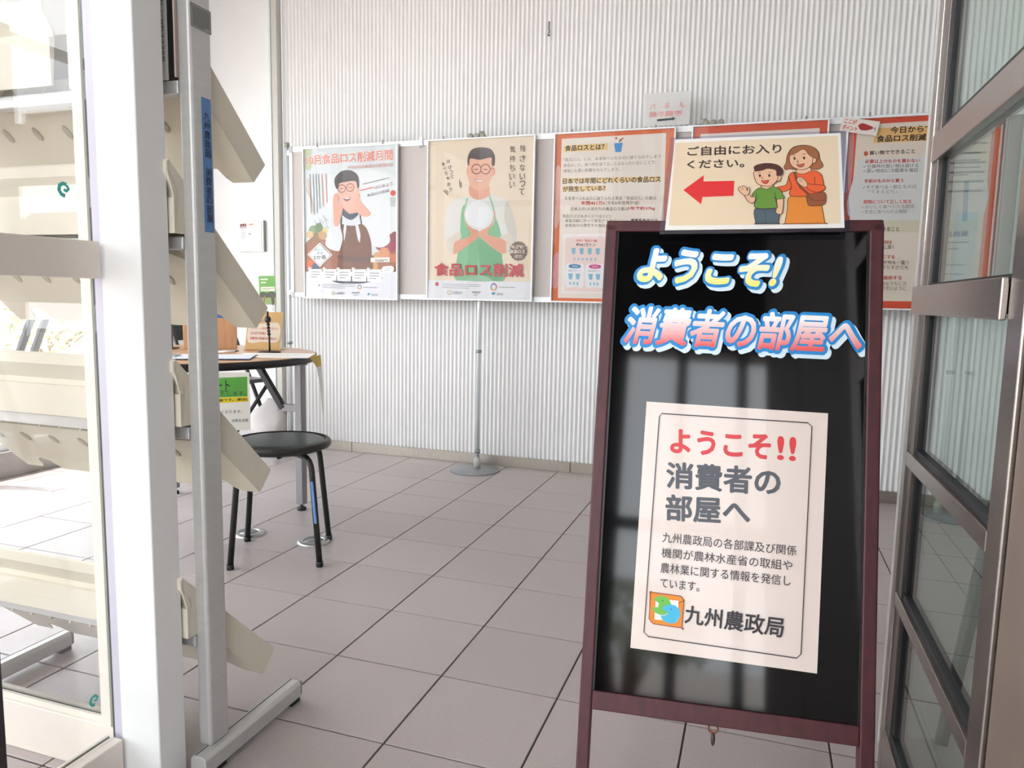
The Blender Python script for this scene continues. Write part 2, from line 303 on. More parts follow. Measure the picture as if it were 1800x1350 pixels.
ART['P1']=[
('P',(226,233,236),[(0,1000),(1000,1000),(1000,0),(0,0)]),
('P',(196,208,168),[(4,998),(92,998),(74,940),(104,906),(62,857),(10,875)]),
('B',(236,240,242),[(238,795),(672,845),(991,781),(988,426),(668,547),(315,535)],None,0.0),
('L',(216,188,165),21.5,[(36,807),(69,698),(111,563)]),
('L',(216,188,165),13.5,[(25,741),(111,605)]),
('B',(168,110,78),[(8,371),(176,403),(367,350),(448,291),(718,288),(853,311),(995,343),(999,227),(994,164),(6,172)],None,0.0),
('B',(150,75,85),[(773,346),(881,403),(988,443),(995,326),(853,311)],None,0.0),
('P',(226,150,105),[(923,307),(920,317),(912,327),(900,335),(884,340),(867,342),(849,341),(834,336),(821,328),(813,318),(810,308),(813,297),(821,287),(833,279),(849,274),(866,272),(884,274),(899,278),(912,286),(920,296)]),
('P',(222,130,90),[(998,268),(996,277),(990,285),(980,291),(967,296),(953,297),(939,296),(927,292),(916,286),(910,278),(908,269),(910,260),(916,253),(926,246),(939,242),(953,241),(967,242),(980,246),(990,252),(996,260)]),
('P',(165,70,90),[(1001,343),(998,353),(991,363),(979,370),(964,375),(947,377),(931,375),(916,371),(904,364),(896,354),(894,344),(896,334),(904,325),(915,317),(930,312),(947,310),(963,312),(978,316),(990,324),(998,333)]),
('P',(220,160,110),[(833,287),(831,294),(825,301),(816,307),(805,311),(793,312),(780,311),(769,308),(760,302),(754,295),(752,287),(754,280),(760,273),(769,267),(780,263),(792,262),(805,263),(816,267),(825,272),(831,279)]),
('P',(222,80,60),[(986,692),(985,698),(981,703),(975,707),(966,709),(957,711),(948,710),(940,707),(934,703),(929,699),(928,693),(929,687),(933,682),(940,678),(948,675),(957,674),(966,675),(974,677),(981,681),(985,686)]),
('P',(225,110,60),[(118,226),(115,237),(108,246),(96,254),(80,259),(63,261),(46,259),(31,255),(18,247),(10,238),(7,227),(10,217),(18,207),(30,200),(45,195),(62,193),(79,195),(95,199),(107,207),(115,216)]),
('P',(80,90,110),[(164,209),(162,218),(156,226),(146,233),(133,237),(118,238),(104,237),(90,233),(80,227),(73,219),(71,210),(73,201),(79,193),(90,187),(103,182),(117,181),(132,182),(145,186),(155,192),(162,200)]),
('P',(225,165,95),[(798,216),(795,232),(783,246),(766,257),(743,264),(718,267),(693,265),(671,258),(652,247),(641,233),(637,218),(640,202),(652,188),(669,177),(692,169),(717,167),(742,169),(765,176),(783,187),(794,201)]),
('P',(200,205,200),[(921,667),(990,665),(976,604),(936,605)]),
('P',(140,160,115),[(147,454),(145,465),(137,476),(126,485),(112,490),(96,492),(79,491),(65,485),(53,477),(45,467),(42,455),(45,443),(52,433),(63,424),(78,419),(94,416),(110,418),(125,423),(137,432),(144,442)]),
('P',(112,140,95),[(204,474),(202,484),(195,494),(185,501),(172,506),(158,508),(143,507),(130,502),(120,495),(113,486),(110,475),(112,465),(119,455),(129,448),(142,443),(156,441),(171,442),(184,447),(194,454),(201,464)]),
('P',(235,200,130),[(255,456),(254,463),(250,468),(243,473),(235,476),(226,477),(216,476),(208,473),(201,469),(197,463),(195,457),(196,451),(201,445),(207,441),(216,438),(225,437),(234,438),(243,440),(249,445),(254,450)]),
('P',(150,120,85),[(190,411),(187,420),(177,429),(162,436),(143,440),(122,442),(101,441),(82,437),(66,430),(56,422),(53,413),(56,403),(65,395),(81,388),(100,383),(121,382),(142,383),(161,387),(177,393),(187,402)]),
('P',(200,160,110),[(247,423),(244,432),(237,440),(227,446),(213,451),(198,452),(182,451),(169,447),(158,441),(150,433),(148,424),(150,415),(157,407),(168,401),(181,397),(197,395),(212,396),(226,400),(237,406),(244,414)]),
('P',(222,190,140),[(94,429),(92,437),(87,444),(78,450),(66,453),(53,455),(41,454),(29,450),(20,445),(14,438),(12,430),(13,422),(19,415),(28,409),(40,406),(52,404),(65,405),(77,409),(86,414),(92,421)]),
('L',(85,85,85),4.0,[(110,530),(130,496),(171,495),(186,533)]),
('L',(85,85,85),4.0,[(158,537),(178,495),(220,520)]),
('L',(85,85,85),4.0,[(200,558),(227,536),(246,494)]),
('L',(85,85,85),4.0,[(234,536),(263,523)]),
('L',(85,85,85),4.0,[(230,486),(271,473)]),
('B',(236,239,241),[(328,493),(390,496),(430,433),(414,341),(353,317),(251,343),(231,381),(294,464)],None,0.0),
('B',(236,239,241),[(627,543),(722,567),(842,515),(928,394),(853,343),(746,354),(700,430)],None,0.0),
('P',(222,228,233),[(414,575),(621,572),(640,480),(403,484)]),
('B',(124,75,50),[(399,492),(518,484),(647,490),(720,396),(734,271),(720,192),(392,195),(373,283),(419,400)],None,0.0),
('B',(95,58,42),[(380,291),(556,273),(729,284),(726,263),(556,243),(382,262)],None,0.0),
('L',(70,62,66),16.2,[(420,613),(406,551),(405,488)]),
('L',(70,62,66),16.2,[(608,568),(624,489)]),
('B',(240,182,162),[(399,651),(588,648),(574,573),(493,558),(414,592)],None,0.0),
('B',(76,76,92),[(407,613),(493,566),(581,573),(587,554),(506,524),(411,563)],None,0.0),
('P',(228,232,238),[(444,521),(468,525),(457,450),(438,381),(428,450)]),
('P',(228,232,238),[(546,532),(576,523),(615,422),(605,371),(582,398)]),
('B',(242,190,170),[(367,747),(373,693),(406,641),(459,606),(520,599),(564,623),(592,681),(592,739),(550,781),(455,783),(387,774)],None,0.0),
('B',(78,68,70),[(344,745),(336,797),(386,836),(450,851),(524,846),(587,813),(601,753),(584,729),(561,777),(455,774),(390,766),(370,730)],None,0.0),
('L',(112,68,62),6.7,[(455,731),(453,739),(447,746),(438,752),(427,755),(414,757),(402,756),(390,753),(381,747),(375,740),(373,733),(375,725),(381,718),(390,712),(401,708),(413,707),(426,708),(437,711),(447,717),(452,724),(455,731),(453,739)]),
('L',(112,68,62),6.7,[(545,736),(543,744),(538,751),(529,757),(518,760),(505,762),(493,761),(481,758),(472,752),(466,745),(464,738),(466,730),(472,723),(481,717),(492,713),(504,712),(517,713),(528,716),(537,722),(543,729),(545,736),(543,744)]),
('L',(112,68,62),6.7,[(455,733),(465,735)]),
('L',(95,60,55),5.4,[(394,731),(434,733)]),
('L',(95,60,55),5.4,[(484,737),(525,738)]),
('B',(150,75,72),[(430,665),(467,673),(508,674),(497,656),(460,648)],None,0.0),
('B',(248,246,244),[(437,666),(467,671),(502,672),(481,661)],None,0.0),
('L',(214,150,130),5.4,[(461,720),(451,696),(470,691)]),
('B',(238,178,158),[(322,677),(356,701),(383,668),(378,630),(423,613),(414,567),(376,491),(331,491),(320,569)],None,0.0),
('B',(238,178,158),[(573,666),(609,697),(615,647),(685,596),(725,562),(671,540),(594,563),(558,598)],None,0.0),
('T',(255,250,246),'10月食品ロス削減月間',[(17,965),(960,978),(963,901),(35,889)],0.085,None),
('T',(226,128,108),'10月食品ロス削減月間',[(22,960),(953,973),(955,904),(38,894)],0.02,None),
('T',(232,170,155),'10月30日は食品ロス削減の日',[(481,880),(955,888),(955,862),(484,857)],0.01,None),
('L',(120,125,130),6.7,[(64,836),(75,572)]),
('L',(120,125,130),6.7,[(100,835),(111,572)]),
('L',(120,125,130),6.7,[(132,835),(144,571)]),
('L',(120,125,130),6.7,[(160,834),(172,604)]),
('L',(228,140,120),8.1,[(239,837),(252,641)]),
('L',(228,140,120),8.1,[(195,833),(210,620)]),
('L',(120,122,126),5.4,[(644,756),(922,792)]),
('T',(150,110,105),'はじめよう',[(762,740),(949,765),(954,742),(769,721)],0,None),
('L',(226,120,105),9.4,[(614,715),(751,734)]),
('T',(130,130,134),'食品ロス削減',[(681,689),(914,721),(919,701),(688,672)],0.01,None),
('P',(250,250,250),[(169,376),(307,292),(166,209),(30,295)]),
('L',(120,122,128),6.7,[(169,365),(289,292),(166,220),(48,295),(169,365),(289,292)]),
('T',(60,60,64),'5か条',[(96,289),(240,293),(242,261),(98,257)],0.02,None),
('T',(110,180,170),'食品ロス',[(106,336),(233,339),(234,320),(107,317)],0.01,None),
('T',(110,160,190),'削減',[(136,312),(202,314),(203,296),(137,295)],0.01,None),
('P',(236,237,243),[(6,177),(1002,181),(1000,0),(0,0)]),
('B',(55,60,75),[(213,150),(663,146),(851,138),(662,104),(513,99),(349,105)],None,0.0),
('B',(250,250,252),[(50,193),(181,195),(189,187),(188,126),(176,118),(51,119),(40,127),(41,187)],None,0.0),
('P',(250,250,252),[(70,196),(70,200),(67,203),(63,205),(58,207),(53,208),(47,207),(42,206),(38,203),(35,200),(34,197),(35,193),(38,190),(42,188),(47,186),(52,186),(58,186),(63,188),(67,190),(69,193)]),
('T',(150,110,110),'1',[(47,203),(58,203),(58,191),(47,192)],0,None),
('L',(125,125,130),6.7,[(66,176),(164,175)]),
('L',(125,125,130),6.7,[(66,158),(163,158)]),
('L',(125,125,130),6.7,[(65,141),(134,140)]),
('B',(250,250,252),[(211,193),(342,195),(351,186),(349,125),(338,117),(212,117),(201,126),(202,185)],None,0.0),
('P',(250,250,252),[(231,196),(231,200),(228,203),(224,205),(219,207),(214,207),(208,207),(203,205),(199,203),(197,200),(196,197),(197,193),(199,190),(203,188),(208,186),(213,185),(219,186),(224,187),(228,190),(231,193)]),
('T',(150,110,110),'2',[(208,203),(219,203),(219,191),(208,191)],0,None),
('L',(125,125,130),6.7,[(227,175),(326,174)]),
('L',(125,125,130),6.7,[(227,157),(325,156)]),
('L',(125,125,130),6.7,[(226,139),(296,139)]),
('B',(250,250,252),[(368,193),(502,195),(510,184),(509,124),(498,115),(370,116),(359,125),(360,184)],None,0.0),
('P',(250,250,252),[(389,196),(388,200),(386,203),(382,205),(377,207),(371,207),(366,207),(361,205),(357,203),(354,200),(353,197),(354,193),(357,190),(361,188),(366,186),(371,185),(376,186),(381,187),(385,190),(388,193)]),
('T',(150,110,110),'3',[(366,203),(377,203),(377,191),(366,191)],0,None),
('L',(125,125,130),6.7,[(384,174),(485,173)]),
('L',(125,125,130),6.7,[(384,156),(485,155)]),
('L',(125,125,130),6.7,[(384,138),(455,138)]),
('B',(250,250,252),[(533,193),(669,195),(677,183),(676,123),(665,114),(535,115),(524,124),(525,182)],None,0.0),
('P',(250,250,252),[(554,196),(553,199),(550,203),(546,205),(542,207),(536,207),(531,207),(526,205),(522,203),(519,200),(518,196),(519,193),(522,190),(525,187),(530,186),(536,185),(541,186),(546,187),(550,190),(553,193)]),
('T',(150,110,110),'4',[(531,203),(541,203),(541,191),(530,191)],0,None),
('L',(125,125,130),6.7,[(549,172),(652,171)]),
('L',(125,125,130),6.7,[(549,155),(652,154)]),
('L',(125,125,130),6.7,[(549,137),(621,136)]),
('B',(250,250,252),[(696,193),(830,195),(838,182),(838,121),(827,113),(697,114),(687,122),(687,181)],None,0.0),
('P',(250,250,252),[(716,196),(715,199),(713,202),(709,205),(704,206),(699,207),(693,206),(688,205),(684,203),(682,200),(681,196),(682,193),(684,190),(688,187),(693,186),(698,185),(704,186),(709,187),(713,190),(715,193)]),
('T',(150,110,110),'5',[(693,203),(704,203),(704,191),(693,191)],0,None),
('L',(125,125,130),6.7,[(712,171),(814,170)]),
('L',(125,125,130),6.7,[(711,153),(814,152)]),
('L',(125,125,130),6.7,[(711,136),(783,135)]),
('P',(245,240,232),[(725,273),(926,276),(926,245),(725,242)]),
('L',(130,110,100),6.7,[(772,258),(906,258)]),
('L',(130,110,100),6.7,[(772,250),(866,250)]),
('B',(250,250,250),[(852,211),(957,217),(959,181),(857,175)],None,0.0),
('L',(150,150,150),4.0,[(868,203),(943,205)]),
('L',(150,150,150),4.0,[(868,190),(920,192)]),
('P',(190,60,60),[(151,89),(165,89),(165,79),(151,79)]),
('L',(120,120,126),4.0,[(195,92),(560,90)]),
('L',(120,120,126),4.0,[(195,81),(560,79)]),
('L',(120,120,126),4.0,[(195,70),(451,69)]),
('L',(222,70,60),8.1,[(624,76),(623,72),(621,69),(618,66),(614,64)]),
('L',(240,170,60),8.1,[(614,64),(610,63),(605,63),(600,63),(595,64)]),
('L',(90,160,80),8.1,[(595,64),(591,67),(588,69),(586,73),(586,76)]),
('L',(60,150,200),8.1,[(586,76),(587,80),(588,83),(592,86),(596,88)]),
('L',(60,90,150),8.1,[(596,88),(600,89),(605,89),(610,89),(614,88)]),
('L',(190,60,100),8.1,[(614,88),(618,85),(621,83),(623,79),(624,76)]),
('L',(120,120,126),5.4,[(641,76),(793,75)]),
('L',(225,180,185),4.0,[(211,35),(210,38),(207,42),(203,45),(198,47),(192,47),(186,47),(180,45),(176,42),(173,39),(172,35),(173,31),(176,27),(180,24),(185,23),(191,22),(197,23),(203,24),(207,27),(210,31),(211,35),(210,38)]),
('T',(90,90,95),'消費者庁',[(348,39),(444,40),(444,25),(348,24)],0,None),
('L',(190,170,90),5.4,[(330,32),(329,35),(327,38),(324,40),(320,42),(315,42),(311,42),(306,41),(303,38),(301,35),(300,32),(301,29),(303,26),(306,24),(310,23),(315,22),(320,23),(324,24),(327,26),(329,29),(330,32),(329,35)]),
('T',(80,80,85),'MAFF',[(523,43),(607,44),(607,32),(523,31)],0.02,None),
('L',(140,140,145),2.7,[(539,24),(600,24)]),
('L',(140,140,145),2.7,[(539,19),(582,19)]),
('T',(90,90,95),'環境省',[(734,33),(802,34),(801,19),(734,19)],0,None),
('P',(70,150,190),[(685,28),(705,40),(723,32),(702,22)])]
ART['P2']=[
('P',(240,222,196),[(0,1000),(1000,1000),(1000,0),(0,0)]),
('B',(232,230,224),[(201,601),(375,648),(489,632),(603,654),(753,617),(815,538),(860,413),(836,331),(755,357),(705,415),(694,249),(326,253),(312,422),(286,397),(182,373),(163,458)],None,0.0),
('B',(215,208,196),[(753,613),(815,538),(856,413),(830,355),(780,414),(735,514)],None,0.0),
('B',(128,190,140),[(324,556),(362,598),(382,522),(452,453),(529,427),(629,467),(654,508),(705,415),(721,265),(733,115),(288,117),(289,270),(312,405)],None,0.0),
('B',(105,172,122),[(491,369),(605,375),(706,332),(719,249),(708,124),(531,125),(505,251)],None,0.0),
('L',(150,200,160),15.1,[(381,639),(356,556)]),
('L',(150,200,160),15.1,[(584,663),(628,583),(654,499)]),
('B',(235,170,140),[(410,722),(577,717),(584,651),(489,626),(406,655)],None,0.0),
('B',(240,185,158),[(376,840),(384,764),(419,709),(489,680),(552,693),(602,741),(624,815),(601,886),(487,886),(392,881)],None,0.0),
('P',(236,172,145),[(398,802),(397,809),(395,816),(391,822),(387,826),(382,827),(378,826),(373,823),(370,817),(368,810),(367,803),(368,795),(370,788),(374,782),(378,778),(383,777),(387,778),(392,781),(395,787),(397,794)]),
('P',(236,172,145),[(644,794),(643,802),(640,809),(637,814),(632,818),(626,819),(621,818),(616,815),(612,809),(610,803),(609,795),(610,787),(612,780),(616,775),(621,771),(627,770),(632,771),(637,774),(641,779),(643,786)]),
('B',(82,70,68),[(380,848),(383,898),(424,938),(512,947),(600,932),(638,885),(632,831),(607,841),(601,882),(500,871),(405,881),(396,843)],None,0.0),
('L',(132,70,58),7.6,[(509,814),(507,823),(501,831),(491,838),(479,843),(465,844),(451,843),(439,840),(429,834),(423,826),(421,817),(423,808),(429,799),(439,793),(452,788),(465,786),(479,787),(491,791),(501,797),(507,805),(509,814),(507,823)]),
('L',(132,70,58),7.6,[(595,811),(593,820),(586,828),(577,835),(564,840),(551,842),(537,841),(525,837),(515,831),(509,823),(507,814),(509,805),(515,797),(525,790),(538,785),(551,784),(565,785),(577,788),(587,794),(593,802),(595,811),(593,820)]),
('L',(150,85,72),6.3,[(595,816),(632,817)]),
('L',(90,60,50),6.3,[(443,813),(482,814)]),
('L',(90,60,50),6.3,[(532,812),(572,809)]),
('L',(215,150,125),6.3,[(507,798),(501,773),(520,770)]),
('B',(248,244,238),[(448,753),(495,746),(539,752),(514,736),(476,737)],(190,110,95),3.8),
('B',(228,160,128),[(347,556),(369,547),(391,471),(478,436),(491,394),(364,328),(267,287),(237,317),(260,363),(363,387),(417,412),(363,488)],None,0.0),
('B',(228,160,128),[(649,554),(629,542),(598,467),(516,435),(504,402),(630,325),(731,290),(768,315),(755,365),(668,391),(579,417),(635,483)],None,0.0),
('P',(226,230,230),[(637,529),(630,558),(610,584),(579,605),(539,620),(496,625),(452,622),(412,609),(380,589),(360,564),(353,535),(361,505),(381,479),(413,457),(453,443),(497,438),(541,442),(580,455),(611,475),(631,500)]),
('P',(240,243,243),[(614,534),(607,559),(590,582),(562,601),(528,613),(489,618),(451,615),(416,604),(389,587),(371,564),(365,539),(371,513),(389,490),(417,471),(452,459),(490,454),(529,457),(563,468),(590,486),(608,508)]),
('B',(225,215,200),[(241,406),(312,430),(325,388),(260,363),(248,296),(215,288),(182,373)],None,0.0),
('B',(225,215,200),[(693,391),(780,414),(830,372),(781,290),(756,332),(755,369)],None,0.0),
('T',(66,58,54),'は',[(176,883),(210,882),(210,859),(176,860)],0.01,None),
('T',(66,58,54),'ぱ',[(192,847),(226,846),(226,822),(192,823)],0.01,None),
('T',(66,58,54),'っ',[(205,815),(239,814),(239,791),(205,792)],0.01,None),
('T',(66,58,54),'と',[(218,789),(252,788),(252,765),(218,766)],0.01,None),
('T',(66,58,54),'食',[(127,866),(161,865),(161,842),(127,843)],0.01,None),
('T',(66,58,54),'べ',[(140,838),(174,837),(174,814),(140,815)],0.01,None),
('T',(66,58,54),'ち',[(156,808),(190,807),(190,784),(156,785)],0.01,None),
('T',(66,58,54),'ゃ',[(174,776),(208,775),(208,751),(174,752)],0.01,None),
('T',(66,58,54),'お',[(185,740),(218,739),(219,715),(185,716)],0.01,None),
('T',(66,58,54),'う',[(200,706),(234,705),(234,681),(201,682)],0.01,None),
('L',(66,58,54),6.3,[(149,689),(194,660)]),
('L',(66,58,54),6.3,[(166,692),(197,674)]),
('L',(66,58,54),6.3,[(305,754),(308,708)]),
('L',(66,58,54),6.3,[(320,737),(320,703)]),
('T',(115,92,75),'残',[(868,948),(919,946),(920,907),(868,909)],0.01,None),
('T',(115,92,75),'さ',[(867,888),(919,887),(919,847),(868,849)],0.01,None),
('T',(115,92,75),'な',[(869,834),(920,832),(921,793),(869,794)],0.01,None),
('T',(115,92,75),'い',[(871,779),(922,778),(923,739),(871,740)],0.01,None),
('T',(115,92,75),'っ',[(871,737),(923,735),(923,696),(872,697)],0.01,None),
('T',(115,92,75),'て',[(867,688),(918,686),(919,647),(867,648)],0.01,None),
('T',(115,92,75),'気',[(775,947),(827,945),(828,905),(776,907)],0.01,None),
('T',(115,92,75),'持',[(776,889),(828,887),(828,848),(776,850)],0.01,None),
('T',(115,92,75),'ち',[(777,834),(828,832),(829,793),(777,795)],0.01,None),
('T',(115,92,75),'い',[(775,781),(827,779),(827,740),(775,741)],0.01,None),
('T',(115,92,75),'い',[(778,731),(829,730),(830,690),(778,692)],0.01,None),
('P',(120,92,75),[(958,304),(949,297),(947,290),(952,280),(940,276),(934,270),(934,260),(920,259),(912,255),(906,246),(894,250),(884,248),(874,242),(864,249),(854,250),(842,247),(836,256),(828,260),(814,261),(813,271),(808,277),(795,282),(800,291),(798,299),(789,306),(798,314),(800,321),(795,331),(807,335),(813,341),(813,351),(827,351),(835,355),(841,364),(853,361),(863,362),(873,369),(883,362),(893,360),(905,363),(911,354),(919,350),(933,349),(933,339),(939,333),(951,329),(947,319),(949,312)]),
('T',(242,228,210),'めざせ!',[(810,344),(926,344),(926,321),(810,321)],0.02,None),
('T',(242,228,210),'食品ロス',[(795,315),(936,315),(936,292),(796,291)],0.02,None),
('T',(242,228,210),'ゼロ',[(838,284),(907,283),(907,262),(838,263)],0.02,None),
('T',(196,48,52),'食品ロス削減',[(65,231),(927,229),(931,144),(68,147)],0.035,None),
('P',(236,236,240),[(0,119),(1002,116),(1000,0),(0,0)]),
('B',(150,195,160),[(416,142),(480,154),(569,150),(632,117),(416,117)],None,0.0),
('P',(205,60,60),[(112,94),(111,98),(108,102),(105,105),(100,106),(95,107),(89,106),(85,105),(81,102),(78,98),(78,94),(78,90),(81,87),(85,84),(89,82),(95,81),(100,82),(105,84),(109,87),(111,90)]),
('L',(125,125,130),3.8,[(147,96),(525,94)]),
('L',(125,125,130),3.8,[(147,84),(525,83)]),
('L',(125,125,130),3.8,[(147,72),(413,71)]),
('L',(222,70,60),11.3,[(675,80),(675,75),(672,70),(668,66),(663,63)]),
('L',(240,170,60),11.3,[(663,63),(657,61),(650,60),(644,61),(638,63)]),
('L',(90,160,80),11.3,[(638,63),(633,66),(628,71),(626,75),(625,81)]),
('L',(60,150,200),11.3,[(625,81),(626,86),(628,91),(632,95),(637,98)]),
('L',(60,90,150),11.3,[(637,98),(644,100),(650,101),(657,100),(663,98)]),
('L',(190,60,100),11.3,[(663,98),(668,95),(672,91),(674,86),(675,80)]),
('L',(120,120,126),5.0,[(695,80),(852,79)]),
('L',(190,160,90),6.3,[(236,40),(235,44),(233,47),(229,50),(224,51),(219,52),(214,51),(209,50),(205,47),(203,44),(202,40),(203,36),(205,33),(209,30),(214,29),(219,28),(224,29),(229,30),(233,33),(235,36),(236,40),(235,44)]),
('T',(85,85,90),'消費者庁',[(249,49),(350,49),(350,31),(249,30)],0,None),
('T',(75,75,80),'MAFF',[(445,51),(527,51),(527,40),(445,40)],0.03,None),
('L',(140,140,145),3.8,[(458,34),(514,34)]),
('L',(140,140,145),3.8,[(458,25),(497,25)]),
('T',(85,85,90),'環境省',[(681,44),(741,44),(741,28),(681,28)],0,None),
('P',(60,150,185),[(627,40),(648,50),(673,42),(646,30)])]
ART['P3']=[
('P',(226,112,58),[(0,1000),(1000,1000),(1000,0),(0,0)]),
('B',(232,170,150),[(1,770),(45,810),(61,669),(55,504),(9,455)],None,0.0),
('B',(225,150,150),[(3,256),(56,288),(59,106),(7,90)],None,0.0),
('P',(240,228,216),[(53,973),(931,976),(943,20),(57,20)]),
('P',(240,205,140),[(76,933),(455,934),(456,897),(75,895)]),
('T',(48,42,38),'食品ロスとは？',[(86,934),(424,934),(425,898),(84,900)],0.03,None),
('P',(70,150,215),[(505,932),(578,934),(568,881),(519,881)]),
('P',(210,80,60),[(531,960),(530,962),(529,964),(527,966),(524,967),(521,967),(519,967),(516,966),(514,964),(513,963),(512,961),(513,959),(514,957),(516,955),(519,954),(522,954),(525,954),(527,955),(529,956),(531,958)]),
('P',(150,120,110),[(560,943),(560,945),(559,947),(556,948),(554,949),(551,950),(548,949),(546,949),(544,947),(542,945),(542,943),(542,941),(544,940),(546,938),(549,937),(551,937),(554,937),(557,938),(559,939),(560,941)]),
('P',(220,120,60),[(584,957),(584,959),(582,961),(580,962),(578,963),(575,964),(572,963),(569,963),(567,961),(566,959),(566,957),(566,955),(568,954),(570,952),(572,951),(575,951),(578,951),(581,952),(583,953),(584,955)]),
('P',(240,240,235),[(545,942),(545,944),(544,946),(541,947),(539,948),(536,949),(533,948),(531,947),(529,946),(527,944),(527,942),(527,940),(529,938),(531,937),(534,936),(536,935),(539,936),(542,937),(544,938),(545,940)]),
('P',(90,80,80),[(572,949),(571,951),(570,953),(568,954),(565,955),(562,956),(559,956),(557,955),(555,953),(554,952),(553,950),(554,948),(555,946),(557,944),(560,943),(563,943),(566,943),(568,944),(570,945),(571,947)]),
('T',(120,112,108),'「食品ロス」とは、本来食べられるのに捨てられてしまう',[(73,860),(894,857),(895,836),(73,839)],0,None),
('T',(120,112,108),'食品のこと。食べ物を捨てることはもったいないことで、',[(74,827),(859,825),(860,804),(75,806)],0,None),
('T',(120,112,108),'環境にも悪い影響を与えてしまう。',[(75,794),(560,793),(560,772),(76,773)],0,None),
('P',(240,205,140),[(71,741),(902,732),(903,705),(72,713)]),
('P',(240,205,140),[(72,693),(449,690),(450,660),(73,662)]),
('T',(55,46,40),'日本では年間にどれくらいの食品ロス',[(73,741),(902,735),(902,699),(74,705)],0.025,None),
('T',(55,46,40),'が発生している？',[(75,693),(445,691),(446,659),(76,659)],0.025,None),
('T',(125,118,112),'本来食べられるのに捨てられる食品「食品ロス」の量は',[(92,633),(873,621),(873,600),(93,610)],0,None),
('T',(215,70,70),'年間461万t',[(239,603),(443,600),(444,577),(240,579)],0.02,None),
('T',(130,122,116),'（令和6年度推計値）',[(452,600),(737,596),(737,573),(453,577)],0,None),
('T',(125,118,112),'日本人の1人当たりの食品ロス量は',[(153,568),(644,562),(644,541),(153,546)],0,None),
('T',(215,60,70),'1年で約37kg',[(646,565),(866,562),(866,538),(647,540)],0.02,None),
('T',(135,128,122),'食品ロスは大きく分けると2つ',[(78,525),(502,518),(502,499),(79,505)],0,None),
('T',(130,124,118),'・事業活動に伴って発生する食品ロス→',[(81,498),(641,492),(642,473),(82,478)],0,None),
('T',(70,66,62),'事業系食品ロス',[(669,494),(891,492),(891,473),(670,475)],0.02,None),
('T',(130,124,118),'・各家庭から発生する食品ロス→',[(82,470),(550,466),(551,446),(83,450)],0,None),
('T',(70,66,62),'家庭系食品ロス',[(596,466),(826,464),(826,445),(597,447)],0.02,None),
('P',(246,240,236),[(88,408),(913,403),(912,51),(92,48)]),
('P',(244,218,212),[(112,393),(891,390),(891,65),(115,61)]),
('T',(205,62,70),'日本の「食品ロス量」',[(208,376),(392,373),(393,358),(208,361)],0.02,None),
('T',(55,50,50),'約461万トン',[(208,354),(379,352),(380,332),(209,334)],0.02,None),
('P',(135,190,215),[(167,323),(205,324),(201,287),(174,286)]),
('P',(135,190,215),[(238,322),(276,323),(272,286),(245,285)]),
('P',(135,190,215),[(309,322),(346,322),(343,285),(316,285)]),
('P',(135,190,215),[(379,321),(416,321),(413,284),(386,284)]),
('P',(150,198,218),[(186,265),(205,265),(204,249),(191,249)]),
('P',(150,198,218),[(223,265),(242,265),(240,248),(227,248)]),
('P',(150,198,218),[(260,265),(279,264),(277,248),(264,248)]),
('P',(150,198,218),[(296,264),(315,264),(313,248),(300,248)]),
('P',(150,198,218),[(333,264),(352,264),(350,247),(337,247)]),
('P',(150,198,218),[(369,263),(388,263),(386,247),(373,247)]),
('B',(244,242,244),[(124,221),(207,224),(278,220),(280,92),(205,89),(128,93)],None,0.0),
('B',(60,130,175),[(152,221),(200,226),(249,220),(250,205),(200,201),(153,206)],None,0.0),
('T',(240,240,245),'事業系',[(177,219),(228,219),(229,207),(178,208)],0,None),
('T',(70,66,66),'約237万トン',[(146,193),(253,192),(253,181),(147,181)],0,None),
('P',(140,190,212),[(145,170),(187,170),(181,134),(154,134)]),
('P',(140,190,212),[(209,169),(251,169),(245,134),(218,134)]),
('P',(150,198,218),[(156,118),(175,118),(173,99),(160,99)]),
('P',(150,198,218),[(189,118),(208,117),(206,99),(193,99)]),
('P',(150,198,218),[(220,117),(239,117),(237,98),(224,98)]),
('B',(244,242,244),[(301,220),(383,222),(454,218),(456,91),(382,88),(306,92)],None,0.0),
('B',(210,60,130),[(330,219),(376,224),(426,219),(426,204),(377,199),(330,205)],None,0.0),
('T',(240,240,245),'家庭系',[(354,218),(405,217),(405,206),(355,206)],0,None),
('T',(70,66,66),'約224万トン',[(323,192),(429,191),(429,179),(324,180)],0,None),
('P',(140,190,212),[(322,169),(364,168),(358,133),(331,133)]),
('P',(140,190,212),[(385,168),(427,168),(422,133),(395,133)]),
('P',(150,198,218),[(333,117),(352,117),(350,98),(337,98)]),
('P',(150,198,218),[(366,117),(385,116),(383,98),(370,98)]),
('P',(150,198,218),[(396,116),(415,116),(413,97),(400,97)])]
ART['P4']=[
('P',(222,92,62),[(0,1000),(1000,1000),(1000,0),(0,0)]),
('P',(236,224,214),[(57,960),(943,960),(943,40),(57,40)]),
('T',(60,55,52),'食品ロスの削減目標',[(103,929),(525,929),(525,898),(103,898)],0.025,None),
('L',(140,132,126),15.0,[(103,845),(883,845)]),
('L',(140,132,126),15.0,[(103,798),(883,798)]),
('L',(140,132,126),15.0,[(103,750),(883,750)]),
('L',(140,132,126),15.0,[(103,702),(883,702)]),
('L',(140,132,126),15.0,[(103,655),(883,655)]),
('L',(140,132,126),15.0,[(103,607),(649,607)]),
('P',(196,212,222),[(117,500),(267,500),(267,95),(117,95)]),
('P',(150,190,214),[(400,381),(550,381),(550,95),(400,95)]),
('P',(120,170,205),[(683,286),(833,286),(833,95),(683,95)])]
